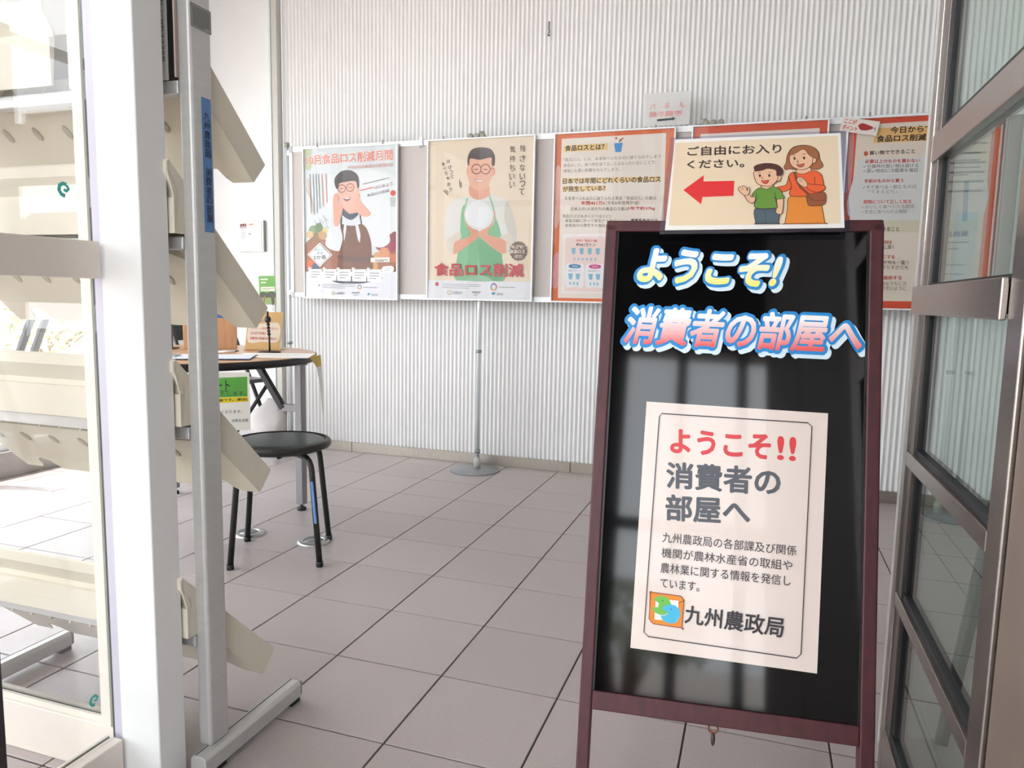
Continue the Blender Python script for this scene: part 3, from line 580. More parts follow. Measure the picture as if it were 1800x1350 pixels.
ART['P5']=[
('P',(222,82,52),[(0,1000),(1000,1000),(1000,0),(0,0)]),
('B',(205,140,140),[(-5,921),(42,919),(43,657),(-1,642)],None,0.0),
('P',(236,222,206),[(61,970),(946,973),(940,42),(49,39)]),
('P',(238,190,120),[(179,947),(678,947),(683,872),(180,872)]),
('T',(50,40,34),'今日からできる',[(286,952),(677,952),(678,916),(288,916)],0.03,None),
('T',(50,40,34),'食品ロス削減の',[(198,911),(581,908),(581,873),(198,875)],0.03,None),
('P',(215,90,60),[(148,818),(147,822),(145,826),(141,829),(137,831),(133,831),(128,831),(124,829),(121,827),(119,823),(119,819),(120,815),(122,812),(125,809),(129,807),(134,806),(138,807),(142,808),(145,811),(147,815)]),
('T',(55,46,42),'買い物でできること',[(157,832),(462,834),(464,810),(157,810)],0.02,None),
('B',(224,224,222),[(79,753),(109,792),(170,794),(568,789),(878,785),(893,451),(90,458)],None,0.0),
('T',(205,62,60),'必要以上のものを買わない',[(131,788),(500,783),(501,763),(132,767)],0.025,None),
('T',(100,96,94),'✓空腹時の買い物は避ける',[(120,763),(491,758),(492,738),(121,742)],0,None),
('T',(100,96,94),'✓買い物前に冷蔵庫を確認',[(121,739),(492,735),(494,714),(122,718)],0,None),
('T',(205,62,60),'手前のものから買う',[(135,686),(399,683),(401,663),(136,665)],0.025,None),
('T',(140,134,130),'✓すぐ食べる・飲むものは',[(124,654),(490,651),(491,630),(125,633)],0,None),
('T',(160,152,146),'「てまえどり」',[(172,629),(361,628),(362,607),(173,608)],0,None),
('T',(222,110,100),'期限について正しく知る',[(140,577),(465,574),(466,553),(140,556)],0.025,None),
('T',(150,144,138),'✓おいしく食べられる期限',[(128,551),(487,549),(488,528),(129,530)],0,None),
('T',(150,144,138),'✓安全に食べられる期限・・',[(129,525),(488,523),(489,502),(130,504)],0,None),
('P',(222,214,190),[(47,466),(912,467),(915,403),(47,405)]),
('T',(70,62,58),'家でできること',[(185,434),(399,433),(400,410),(186,411)],0.02,None),
('T',(215,80,72),'きりを決める',[(241,365),(354,364),(355,343),(242,343)],0.02,None),
('T',(110,106,102),'ここに置く',[(252,338),(373,338),(374,316),(253,317)],0,None),
('T',(215,80,72),'食べきりにする',[(191,286),(381,285),(382,264),(192,264)],0.02,None),
('T',(110,106,102),'分量を作る・盛り',[(245,257),(480,257),(482,235),(246,235)],0,None),
('T',(110,106,102),'は作りすぎたら',[(268,230),(480,230),(481,209),(269,208)],0,None),
('T',(215,80,72),'正しく保存する',[(217,175),(441,176),(442,154),(218,153)],0.02,None),
('T',(110,106,102),'新鮮なうちに冷',[(271,144),(477,145),(478,123),(272,122)],0,None),
('T',(110,106,102),'使いやすいように',[(251,119),(475,120),(477,98),(252,97)],0,None),
('L',(120,118,116),9.0,[(647,803),(886,801)]),
('L',(120,118,116),9.0,[(650,766),(889,765)]),
('L',(120,118,116),9.0,[(652,730),(892,729)]),
('L',(120,118,116),9.0,[(655,693),(823,692)]),
('P',(120,165,195),[(628,639),(658,638),(666,458),(635,459)]),
('P',(120,165,195),[(679,630),(709,629),(717,457),(686,458)]),
('P',(120,165,195),[(798,659),(828,658),(839,456),(808,456)]),
('T',(110,112,108),'食品廃棄',[(653,406),(856,410),(854,379),(655,375)],0.03,None),
('L',(140,138,134),9.0,[(647,349),(861,350)]),
('L',(140,138,134),9.0,[(649,316),(799,317)]),
('L',(140,138,134),7.0,[(644,234),(849,233)]),
('L',(140,138,134),7.0,[(647,187),(853,186)]),
('L',(140,138,134),7.0,[(650,140),(856,139)]),
('L',(140,138,134),7.0,[(653,93),(798,92)])]
ART['ORDER']=[
('T',(222,150,150),'パ\u3000ネ\u3000ル',[(114,733),(905,733),(905,520),(114,520)],0.01,None),
('T',(222,140,140),'展示順序',[(114,444),(838,444),(838,236),(114,236)],0.01,None),
('P',(55,60,62),[(303,164),(635,182),(635,218),(708,156),(635,84),(635,111),(303,84)])]
ART['POINT']=[
('P',(225,214,206),[(0,1000),(1000,1000),(1000,0),(0,0)]),
('T',(200,70,70),'ここが',[(70,900),(400,900),(400,575),(70,575)],0.03,None),
('T',(200,70,70),'ポイント',[(50,475),(460,475),(460,125),(50,125)],0.03,None),
('B',(165,40,45),[(460,550),(550,725),(700,675),(840,575),(850,450),(700,275),(540,275)],None,0.0),
('L',(110,110,110),15.0,[(860,500),(940,450)]),
('L',(110,110,110),15.0,[(910,625),(930,275)])]
ART['PANELBOX']=[
('P',(120,40,60),[(38,916),(331,926),(331,779),(38,768)]),
('P',(240,235,236),[(64,821),(312,832),(312,800),(64,789)]),
('P',(240,235,236),[(146,874),(146,879),(143,883),(139,886),(133,889),(127,889),(121,889),(116,886),(112,883),(109,879),(108,874),(109,869),(112,864),(116,861),(121,859),(127,858),(133,859),(139,861),(143,864),(146,869)]),
('P',(240,235,236),[(274,879),(273,884),(270,888),(266,892),(261,894),(255,895),(249,894),(244,892),(239,888),(237,884),(236,879),(237,874),(239,870),(244,866),(249,864),(255,863),(261,864),(266,866),(270,870),(273,874)]),
('L',(215,110,120),19.1,[(115,726),(242,732)]),
('L',(150,155,165),12.7,[(76,674),(306,674)]),
('L',(150,155,165),12.7,[(76,623),(306,623)]),
('L',(150,155,165),12.7,[(76,573),(306,573)]),
('L',(150,155,165),12.7,[(76,522),(306,522)]),
('L',(150,155,165),12.7,[(76,472),(306,472)]),
('L',(150,155,165),12.7,[(76,421),(237,421)]),
('P',(232,140,105),[(459,916),(662,926),(662,874),(459,863)]),
('L',(205,190,120),19.1,[(484,889),(561,895)]),
('L',(170,180,200),9.6,[(459,832),(662,832)]),
('L',(170,180,200),9.6,[(459,779),(662,779)]),
('L',(170,180,200),9.6,[(459,726),(601,726)]),
('P',(60,60,58),[(433,568),(535,579),(535,547),(433,542)])]
ART['NOTICE']=[
('P',(222,178,112),[(0,1000),(1000,1000),(1000,0),(0,0)]),
('B',(240,225,205),[(73,667),(485,686),(909,695),(927,238),(485,214),(73,210)],None,0.0),
('T',(90,150,190),'ご協力をお願い',[(85,814),(697,814),(697,724),(85,724)],0.015,None),
('T',(210,70,60),'アンケート回答いただいた',[(115,600),(897,600),(897,533),(115,533)],0.01,None),
('T',(210,70,60),'方は必ずお箱まで。',[(115,471),(667,471),(667,405),(115,405)],0.01,None),
('T',(210,70,60),'消費者の部屋の資料など',[(115,338),(897,338),(897,271),(115,271)],0.01,None)]
ART['SURVEY']=[
('P',(240,238,230),[(0,1000),(1000,1000),(1000,0),(0,0)]),
('P',(92,170,70),[(0,904),(938,923),(938,587),(0,567)]),
('P',(235,212,40),[(0,562),(950,585),(950,496),(0,469)]),
('T',(36,60,34),'ート',[(94,865),(469,865),(469,692),(94,692)],0.015,None),
('L',(36,60,34),15.6,[(0,677),(438,681)]),
('T',(36,60,34),'いたします。',[(62,669),(906,680),(906,603),(62,592)],0,None),
('T',(50,46,20),'可能です。(歓迎)',[(75,546),(931,562),(931,508),(75,492)],0.02,None),
('T',(80,78,74),'しております。',[(125,346),(781,354),(781,300),(125,292)],0,None),
('T',(80,78,74),'部\u3000消費生活課',[(312,192),(938,200),(938,150),(312,142)],0,None)]
ART['GREENCARD']=[
('P',(100,165,60),[(0,1000),(1000,1000),(1000,0),(0,0)]),
('L',(215,235,200),70.0,[(120,882),(560,882)]),
('L',(215,235,200),70.0,[(120,771),(428,771)]),
('P',(228,228,205),[(110,624),(950,624),(950,476),(110,476)]),
('L',(95,105,75),25.0,[(180,571),(880,571)]),
('L',(95,105,75),25.0,[(180,529),(670,529)]),
('P',(52,58,40),[(20,412),(200,456),(450,412),(700,456),(1000,412),(1000,229),(0,229)]),
('P',(130,160,90),[(0,241),(1000,265),(1000,0),(0,0)]),
('B',(70,55,40),[(650,441),(900,412),(875,29),(750,6),(700,235)],None,0.0),
('B',(150,90,70),[(260,309),(350,309),(330,118),(240,118)],None,0.0)]
ART['BACKSIGN']=[
('T',(120,120,128),'©2010熊本県くまモン#K33368',[(767,1714),(767,60),(367,60),(367,1714)],0,None)]
ART['TAPE']=[
('T',(30,38,60),'九',[(167,900),(833,900),(833,837),(167,837)],0.01,None),
('T',(30,38,60),'州',[(167,831),(833,831),(833,768),(167,768)],0.01,None),
('T',(30,38,60),'農',[(167,762),(833,762),(833,698),(167,698)],0.01,None),
('T',(30,38,60),'政',[(167,692),(833,692),(833,629),(167,629)],0.01,None),
('T',(30,38,60),'局',[(167,623),(833,623),(833,560),(167,560)],0.01,None),
('T',(30,38,60),'消',[(167,485),(833,485),(833,422),(167,422)],0.01,None),
('T',(30,38,60),'費',[(167,416),(833,416),(833,352),(167,352)],0.01,None),
('T',(30,38,60),'者',[(167,347),(833,347),(833,283),(167,283)],0.01,None),
('T',(30,38,60),'の',[(167,278),(833,278),(833,214),(167,214)],0.01,None),
('T',(30,38,60),'部',[(167,208),(833,208),(833,145),(167,145)],0.01,None),
('T',(30,38,60),'屋',[(167,139),(833,139),(833,76),(167,76)],0.01,None)]
ART['SPEC']=[
('P',(165,163,158),[(0,1000),(1000,1000),(1000,0),(0,0)]),
('L',(100,100,98),20.0,[(20,981),(980,981),(980,19),(20,19),(20,981),(980,981)]),
('L',(105,104,100),40.0,[(75,857),(925,857)]),
('L',(105,104,100),40.0,[(75,765),(925,765)]),
('L',(105,104,100),40.0,[(75,673),(925,673)]),
('L',(105,104,100),40.0,[(75,580),(925,580)]),
('L',(105,104,100),40.0,[(75,488),(925,488)]),
('L',(105,104,100),40.0,[(75,396),(925,396)]),
('L',(105,104,100),40.0,[(75,304),(925,304)]),
('L',(105,104,100),40.0,[(75,211),(925,211)]),
('L',(105,104,100),40.0,[(75,119),(670,119)])]
ART['STICKER']=[
('L',(60,180,165),240.0,[(720,840),(480,900),(260,740),(200,480),(340,240),(600,160)]),
('L',(60,180,165),200.0,[(720,820),(840,600),(700,460),(520,540)])]
# ---------------------------------------------------------------- materials
M_tile = mat('floor_tile', (178, 167, 165), .36, noise=.10, scale=260, bump=.25, bscale=420, rnd=.035)
M_grout = mat('grout', (92, 84, 82), .9, noise=.1, scale=60)
M_corr = mat('corrugated_paint', (238, 237, 236), .5, noise=.012, scale=12)
M_white = mat('white_paint', (246, 246, 245), .55, noise=.015, scale=8)
M_cream = mat('cream_aluminium', (232, 226, 214), .4, noise=.02, scale=30)
M_creamd = mat('beige_aluminium', (234, 224, 214), .4, noise=.02, scale=30)
M_steel = mat('brushed_stainless', (168, 160, 154), .3, 1, noise=.06, scale=30, stretch=(1, 1, 14), bump=.05, bscale=300)
M_steelb = mat('stainless_skirting', (176, 168, 158), .38, 1, noise=.08, scale=20, stretch=(10, 1, 1))
M_gask = mat('black_gasket', (38, 38, 42), .6)
M_alu = mat('satin_aluminium', (190, 190, 190), .35, .9, noise=.03, scale=20)
M_alul = mat('pale_aluminium', (226, 228, 232), .4, .35, noise=.02, scale=20)
M_glass = glass('clear_glass', (.985, .985, .985))
M_glassg = glass('green_tinted_glass', (.83, .92, .89))
M_cover = glass('poster_cover', (.985, .985, .985), 0.0, .007, .35)
# ---------------------------------------------------------------- floor with single tiles
T = .3; G = .0022
X0, X1, Y0, Y1 = -7, 11, -12, 7
fl = struct('floor', box(-2.1, -3.6, -.12, 3.3, 2.1, -.004), M_grout)
tm = MB().box(-T/2+G, -T/2+G, -.004, T/2-G, T/2-G, 0)
tile0 = None
for i in range(X0, X1):
    for j in range(Y0, Y1):
        x, y = (i+.5)*T, (j+.5)*T
        if y > 1.98 or x > 3.28: continue
        if tile0 is None:
            tile0 = obj('tile', tm, M_tile, None, .0009, 1); tile0.location = (x, y, -.004); tile0.parent = fl; tile0.matrix_parent_inverse = Matrix.Translation(fl.location).inverted()
        else:
            t = tile0.copy(); COL.objects.link(t); t.location = (x, y, -.004)
# ---------------------------------------------------------------- back wall, skirting, corner column
WY = 1.957; pit = .0245; n = int((3.25+1.165)/pit*10); vs = []; fs = []
for k in range(n+1):
    x = -1.165+k*pit/10; y = WY-.0045+.0045*math.cos(2*math.pi*k/10)
    vs += [(x, y, .05), (x, y, 3.0)]
fs = [(2*k, 2*k+2, 2*k+3, 2*k+1) for k in range(n)]
cw = MB().add(vs, fs, True); cw.box(-1.165, WY+.005, 0, 3.25, WY+.12, 3.0)
wb = struct('wall_back', cw, M_corr, label='white corrugated metal wall behind the poster panels')
struct('wall_back_plain', box(-2.1, WY, 0, -1.215, WY+.12, 3.0), M_white)
bb = root('baseboard_back', (1, WY, 0), 'low brushed steel skirting under the corrugated wall')
for a, b in ((-1.165, -.70), (-.697, .665), (.668, 1.9), (1.903, 3.25)):
    obj('skirting_panel', box(a, WY-.014, 0, b, WY-.0005, .058), M_steelb, bb, .001, 1)
tr = root('trim_1', (-1.19, WY-.03, 0), 'pale grey corner column left of the corrugated wall')
obj('column_face', box(-1.205, WY-.05, 0, -1.165, WY, 3.0), mat('column_grey', (205, 203, 196), .5, noise=.02), tr, .003)
obj('column_highlight', box(-1.217, WY-.056, 0, -1.205, WY, 3.0), mat('column_highlight_green', (222, 232, 228), .3), tr, .002)  # pale green strip paints the highlight along the column's left edge
struct('wall_right', box(3.25, -.92, 0, 3.37, 2.08, 3.0), M_white)
struct('ceiling', box(-2.1, -3.7, 3.0, 3.37, 2.08, 3.12), M_white)
# entrance side wall (right of the camera) and its jamb
M_beige = mat('beige_stone_panel', (112, 98, 89), .4, noise=.05, scale=18)
er = root('wall_entrance', (1.95, -2.3, 0), 'beige stone clad wall beside the steel glass door')
obj('stone_panel', box(1.893, -1.34, 0, 2.05, -.932, 3.0), M_beige, er, .002)
obj('stone_panel', box(1.893, -1.75, 0, 2.05, -1.344, 3.0), M_beige, er, .002)
obj('wall_core', box(2.05, -1.75, 0, 3.37, -.922, 3.0), M_white, er)
struct('wall_vestibule', box(3.25, -3.6, 0, 3.37, -1.75, 3.0), mat('dark_panel_wall', (74, 64, 58), .5, noise=.08, scale=6))
# ---------------------------------------------------------------- window wall on the left
wl = root('wall_left', (-2.0, -.8, 0), 'low kerb and lintel of the window wall')
obj('kerb', box(-2.06, -3.6, 0, -1.93, WY, .13), mat('kerb_grey', (170, 164, 158), .6, noise=.04), wl, .004)
obj('lintel', box(-2.06, -.86, 2.2, -1.93, WY, 3.0), M_white, wl); obj('lintel', box(-2.06, -3.6, 2.7, -1.93, -.86, 3.0), M_white, wl)  # lintel by the back wall set lower to cut the window light
obj('added_pier', box(-2.06, 1.355, .13, -1.93, WY, 2.2), M_white, wl)  # solid bay, added to hold window light off the left posters
wn = root('window_1', (-2.0, -.8, .13), 'tall window wall letting in the daylight')
ys = [-3.6, -2.5, -1.4, -.3, .5, 1.33]
for y in ys: obj('mullion', box(-2.04, y-.025, .13, -1.95, y+.025, 2.7 if y < -1 else 2.2), M_alul, wn, .002)
for z in (.13, 2.16, 2.66): obj('rail', box(-2.03, -3.6, z, -1.96, 1.33 if z < 2.5 else -.86, z+.04), M_alul, wn, .002)
for a, b in zip(ys, ys[1:]): obj('pane', box(-2.0, a+.025, .17, -1.994, b-.025, 2.16), M_glass, wn)
for a, b in ((-3.6, -2.5), (-2.5, -1.4)): obj('pane', box(-2.0, a+.025, 2.2, -1.994, b-.025, 2.66), M_glass, wn)
# ---------------------------------------------------------------- glazed front behind the camera
wf = root('window_2', (.6, -3.65, 0), 'glazed building entrance behind the viewpoint')
xs = [-2.06, -1.1, -.15, .95]
for x in xs: obj('mullion', box(x-.03, -3.7, 0, x+.03, -3.62, 3.0), M_steel, wf, .002)
for z in (.0, 2.13): obj('rail', box(-2.06, -3.69, z, .95, -3.63, z+.07), M_steel, wf, .002)
for a, b in zip(xs, xs[1:]):
    obj('pane', box(a+.03, -3.668, .07, b-.03, -3.66, 2.13), M_glass, wf)
    obj('pane', box(a+.03, -3.668, 2.2, b-.03, -3.66, 3.0), M_glass, wf)
fw = MB().box(.98, -3.72, 0, 1.45, -3.62, 2.15).box(2.95, -3.72, 0, 3.37, -3.62, 2.15).box(.98, -3.72, 2.15, 3.37, -3.62, 3.0)
struct('wall_front_blocker', fw, mat('dark_panel_wall'))  # unseen wall, made solid and dark to cut the entrance light
d2 = root('door_2', (2.2, -3.66, 0), 'entrance doors behind the viewpoint')
M_brz = mat('dark_bronze', (62, 54, 54), .4, .3)
for x in (1.47, 1.83, 2.19, 2.56, 2.92): obj('stile', box(x-.03, -3.69, 0, x+.03, -3.64, 2.15), M_brz, d2)
for z in (0, .95, 2.08): obj('rail', box(1.47, -3.69, z, 2.92, -3.64, z+.07), M_brz, d2)
struct('added_canopy', box(.98, -5.6, 2.75, 7, -3.72, 3.0), mat('added_canopy_soffit', (120, 108, 98), .8, noise=.05))  # unseen canopy, added to keep bright sky out of the board's reflection
# outside ground
M_pave = mat('brick_paving', (214, 200, 192), .8)
_n = M_pave.node_tree; _b = _n.nodes.new('ShaderNodeTexBrick'); _b.inputs['Scale'].default_value = 1.6; _b.inputs['Mortar Size'].default_value = .02
_b.inputs['Color1'].default_value = (*lin((212, 200, 194)), 1); _b.inputs['Color2'].default_value = (*lin((198, 190, 184)), 1); _b.inputs['Mortar'].default_value = (*lin((110, 100, 96)), 1)
_t = _n.nodes.new('ShaderNodeTexCoord'); _n.links.new(_t.outputs['Object'], _b.inputs['Vector']); _n.links.new(_b.outputs['Color'], _n.nodes['Principled BSDF'].inputs['Base Color'])
struct('ground', box(-14, -16, -.3, 9, 8, -.16), M_pave)
# ---------------------------------------------------------------- fixed partition, white post and glass return on the left
PX0, PX1, PY0, PY1 = .477, .588, -.889, -.824
pw = root('trim_2', (.54, -.856, 0), 'white painted door post in front of the leaflet rack')
obj('post', box(PX0+.02, PY0, 0, PX1, PY1, 3.0), M_white, pw, .0015, 1)
obj('flange', box(PX0-.006, PY0+.008, 0, PX0+.02, PY1, 3.0), mat('lilac_grey_aluminium', (196, 192, 205), .4), pw, .001, 1)
obj('gasket', box(PX0-.012, PY0+.010, 0, PX0-.006, PY1, 3.0), M_gask, pw)
w3 = root('window_3', (-.7, -.86, 0), 'fixed glazed partition left of the white post')
obj('jamb', box(.432, -.876, .1, .457, -.838, 2.6), M_cream, w3, .001, 1)
obj('jamb_shade_strip', box(.457, -.874, .1, PX0-.012, -.838, 2.6), mat('grey_green_shade', (170, 176, 160), .6), w3)  # grey-green strip colours in the shadow beside the jamb
obj('bottom_rail', box(-2.0, -.876, 0, .465, -.842, .1), M_creamd, w3, .0015, 1)
obj('glazing_bead', box(-2.0, -.868, .1, .432, -.862, .112), M_cream, w3)
obj('glazing_bead', box(-2.0, -.850, .1, .432, -.843, .112), M_cream, w3)
obj('sill_groove', box(-2.0, -.862, .1, .432, -.850, .104), M_gask, w3)
obj('pane', box(-1.95, -.859, .104, .434, -.853, 2.6), M_glass, w3)
obj('head_rail', box(-2.0, -.876, 2.6, .52, -.838, 3.0), M_cream, w3)
w4 = root('window_4', (.49, -1.4, 0), 'glass return panel with a beige hand rail left of the doorway')
RX0, RX1 = .468, .508; YE = -.897
obj('bottom_rail', box(RX0+.012, -2.6, 0, RX1, YE, .1), M_creamd, w4, .0015, 1)
obj('glazing_bead', box(RX0, -2.6, 0, RX0+.006, YE, .1), M_cream, w4)
obj('seal', box(RX0+.006, -2.6, 0, RX0+.012, YE, .097), M_gask, w4)
obj('hand_rail', box(RX0+.004, -2.6, .964, RX1, YE-.002, 1.028), M_creamd, w4, .002)
obj('pane', box(.486, -1.113, .1, .491, YE, 2.6), M_glass, w4)
obj('pane', box(.486, -2.6, .1, .491, -1.15, 2.6), M_glass, w4)
obj('mullion', box(.470, -1.15, .0, .506, -1.115, 2.6), mat('dark_bronze', (62, 54, 54), .4, .3), w4, .002)
obj('head_rail', box(RX0, -2.6, 2.6, RX1, YE, 3.0), M_cream, w4)
obj('end_post', box(RX0-.01, -2.66, 0, RX1+.01, -2.6, 3.0), M_cream, w4, .002)
# maker's stickers on the return glass
for z, s, lb in ((1.095, .028, 'teal ring shaped glazing sticker above the beige hand rail'), (.185, .024, 'teal glazing sticker low on the glass near the floor')):
    art('STICKER', 'glass_sticker', s, s, (.4912, -.965 if z > 1 else -.953, z), (0, 1, 0), (0, 0, 1), None, .0002, label=lb, category='sticker')
# ---------------------------------------------------------------- steel glass door on the right
DX = 1.888
dr = root('door_1', (DX, -.6, 0), 'open stainless steel framed glass door on the right')
M_fin = mat('frosted_draught_seal', (226, 228, 226), .35, trans=.45)
obj('stile', box(DX, -.345, 0, DX+.035, -.312, 2.4), M_steel, dr, .002)
obj('stile_inner', box(DX+.004, -.385, 0, DX+.031, -.345, 2.4), mat('dull_steel', (120, 112, 108), .35, 1, noise=.05, stretch=(1, 1, 12)), dr, .001)
obj('gasket', box(DX+.010, -.396, .1, DX+.028, -.385, 2.4), M_gask, dr)
obj('draught_seal', box(DX+.012, -.312, 0, DX+.020, -.222, 2.4), M_fin, dr)
obj('stile', box(DX, -.928, 0, DX+.035, -.872, 2.4), M_steel, dr, .002)
for a, b in ((0, .1), (.362, .388), (.640, .668), (1.205, 1.253), (1.8, 1.84), (2.36, 2.4)):
    obj('rail', box(DX, -.872, a, DX+.034, -.347, b), M_steel, dr, .002)
obj('push_plate', box(DX-.008, -.868, .929, DX, -.318, .981), M_steel, dr, .0015)
obj('rail', box(DX+.002, -.872, .936, DX+.034, -.347, .974), M_steel, dr, .001)
zz = [.1, .362, .388, .64, .668, .936, .974, 1.205, 1.253, 1.8, 1.84, 2.36]
for a, b in zip(zz[::2], zz[1::2]):
    obj('gasket', box(DX+.008, -.872, a, DX+.028, -.385, a+.012), M_gask, dr)
    obj('pane', box(DX+.014, -.872, a, DX+.020, -.39, b), M_glassg, dr)
# ---------------------------------------------------------------- display panels with poles
M_felt = mat('grey_felt', (196, 188, 184), .9, noise=.06, scale=500, bump=.2, bscale=900)
M_wframe = mat('white_frame', (238, 240, 242), .35, .1)
M_pole = mat('pole_aluminium', (226, 230, 233), .35, .15)
M_disc = mat('grey_disc', (150, 152, 154), .45, .3, noise=.04, scale=10)
M_clip = mat('clip_grey', (150, 152, 150), .4, .4)
ZB, ZT = .928, 1.787
for a, b, lb in ((-1.022, .153, 'grey felt display panel at the far left of the row'), (.176, 1.288, 'grey felt display panel behind the black sign board'), (1.312, 2.64, 'grey felt display panel behind the steel glass door')):
    p = thing('display_panel', ((a+b)/2, 1.823, 0), lb, 'display panel', 'felt display panels along the wall')
    obj('felt', box(a+.012, 1.815, ZB+.012, b-.012, 1.831, ZT-.012), M_felt, p)
    obj('top_rail', box(a, 1.809, ZT-.03, b, 1.837, ZT), M_wframe, p, .002)
    obj('bottom_rail', box(a, 1.809, ZB, b, 1.837, ZB+.028), M_wframe, p, .002)
    for x in (a, b-.022): obj('side_rail', box(x, 1.809, ZB+.028, x+.022, 1.837, ZT-.03), M_wframe, p, .002)
    for x in (a, b-.024): obj('corner_cap', box(x, 1.806, ZT-.032, x+.024, 1.84, ZT+.002), M_clip, p, .002)
    for x in (a, b-.024): obj('corner_cap', box(x, 1.806, ZB-.002, x+.024, 1.84, ZB+.03), M_clip, p, .002)
for x, lb in ((-1.045, 'slim aluminium panel pole at the far left end'), (.165, 'slim aluminium panel pole on a round grey base, under the two photo posters'), (1.30, 'aluminium panel pole hidden behind the black sign board'), (2.43, 'aluminium panel pole seen through the steel glass door')):
    yc = 1.79 if x == .165 else 1.80
    p = thing('panel_pole', (x, 1.823, 0), lb, 'pole', 'poles of the display panels')
    obj('base_disc', MB().lathe([(0, 0), (.135, 0), (.138, .003), (.136, .006), (.02, .008), (0, .008)], (x, yc, 0), 40), M_disc, p)
    pr = .0115
    obj('tube', MB().tube([(x, 1.823, .008), (x, 1.823, 1.80)], pr, 16), M_pole, p)
    obj('foot_sleeve', MB().lathe([(.014, .008), (.019, .01), (.019, .05), (.016, .058), (.0135, .062), (.0135, .07)], (x, 1.823, 0), 20), mat('sleeve_grey', (186, 186, 178), .5), p)
    for z in (.10, .655): obj('collar', MB().lathe([(.0118, z-.008), (.0165, z-.008), (.0165, z+.008), (.0118, z+.008)], (x, 1.823, 0), 20), M_clip, p)
    obj('cap', MB().lathe([(.0118, 1.79), (.015, 1.79), (.015, 1.815), (0, 1.817)], (x, 1.823, 0), 16), mat('cap_khaki', (160, 158, 146), .5), p)
    for z in (.94, 1.74): obj('clamp', box(x+.008, 1.812, z, x+.026, 1.84, z+.03), M_pole, p, .002)
b_ = thing('rail_bracket', (-.178, 1.80, 1.75), 'small white bracket on the top rail between the two photo posters', 'bracket')
obj('plate', box(-.186, 1.796, 1.752, -.168, 1.812, 1.80), M_wframe, b_, .002); obj('tab', box(-.190, 1.792, 1.745, -.176, 1.802, 1.757), M_clip, b_, .001)
# ---------------------------------------------------------------- A1 posters in thin white frames
M_paper = mat('paper', (246, 244, 240), .6)
FW, FH = .606, .85
PL = (('P1', -.917, .922, 'poster of a cheering cook in a brown apron, October food loss month'), ('P2', -.134, .930, 'cream poster of a cook in a green apron holding a white plate'),
      ('P3', .571, .930, 'orange bordered text poster left of the black sign board'), ('P4', 1.252, .930, 'orange bordered poster mostly hidden behind the black sign board'), ('P5', 1.932, .927, 'orange bordered text poster partly behind the steel glass door'))
for k, x, z, lb in PL:
    p = thing('poster', (x+FW/2, 1.80, z), lb, 'poster', 'framed posters hung on the display panels')
    obj('backing', box(x+.004, 1.797, z+.004, x+FW-.004, 1.8052, z+FH-.004), M_paper, p)
    for nm, a in (('frame_side', (x, z, x+.007, z+FH)), ('frame_side', (x+FW-.007, z, x+FW, z+FH)), ('frame_bottom', (x+.007, z, x+FW-.007, z+.007)), ('frame_top', (x+.007, z+FH-.007, x+FW-.007, z+FH))):
        obj(nm, box(a[0], 1.786, a[1], a[2], 1.8055, a[3]), M_wframe, p, .001, 1)
    art(k, 'print', FW-.012, FH-.012, (x+.006, 1.797, z+.006), (1, 0, 0), (0, 0, 1), p, gain=.8 if k in ('P1', 'P2') else .88)
    obj('cover_sheet', box(x+.006, 1.7872, z+.006, x+FW-.006, 1.7880, z+FH-.006), M_cover, p)
    for dx in (.09, FW-.10): obj('hanging_hook', MB().tube([(x+dx, 1.802, z+FH-.004), (x+dx, 1.802, z+FH+.012), (x+dx, 1.802, ZT+.010)], .0035, 8), M_clip, p)
for x0, z0, lbs in ((.11, 1.778, ('left', 'middle', 'right')), (1.315, 1.779, ('left', 'middle', 'right'))):
    for i in range(3):
        obj('magnet', MB().lathe([(0, 0), (.0155, 0), (.0155, .012), (.012, .014), (0, .014)], (0, 0, 0), 18), mat('magnet_grey', (150, 148, 138), .5), None,
            label='%s of three round grey magnets above the %s' % (lbs[i], 'green apron cook poster' if x0 < 1 else 'poster behind the arrow sign'), category='magnet')
        o = COL.objects[-1] if False else bpy.data.objects[[n_ for n_ in bpy.data.objects.keys() if n_.startswith('magnet')][-1]]
        o.rotation_euler = (math.pi/2, 0, 0); o.location = (x0+.034*i, 1.8082, z0+.011)
# panel order sign in a clear sleeve
s = thing('order_sign', (1.126, 1.806, 1.79), 'small clear sleeve with red writing and an arrow above the panels', 'sign')
obj('sleeve', box(1.017, 1.802, 1.79, 1.235, 1.804, 1.945), mat('milky_sleeve', (232, 230, 226), .25, trans=.55), s)
art('ORDER', 'print', .218, .132, (1.017, 1.802, 1.800), (1, 0, 0), (0, 0, 1), s)
s = obj('tape', box(1.14, 1.8005, 1.87, 1.19, 1.8015, 1.943), mat('clear_tape', (245, 244, 242), .2, trans=.6), s)
c, sn = math.cos(-.2), math.sin(-.2)
s = thing('point_tag', (1.97, 1.785, 1.72), 'tilted paper tag with a red pointing hand on the rightmost poster', 'tag')
ax = Vector((c, 0, sn)); ay = Vector((-sn, 0, c)); o0 = Vector((1.90, 1.7852, 1.722))
obj('paper', MB().obox(o0, ax*.155, ay*.062, (0, .001, 0)), M_paper, s); art('POINT', 'print', .155, .062, o0, ax, ay, s)
h = MB().tube([(.484, 1.946, 2.38), (.484, 1.944, 2.335), (.489, 1.94, 2.325), (.484, 1.936, 2.318), (.483, 1.934, 2.306), (.488, 1.932, 2.303), (.494, 1.93, 2.310)], .0028, 8)
obj('wall_hook', h, mat('dark_wire', (88, 86, 74), .5, .4), label='small dark wire hook high on the corrugated wall', category='hook')
p = thing('control_panel', (-1.393, 1.95, 1.2), 'white wall control box with two notices on the plain white wall', 'control box')
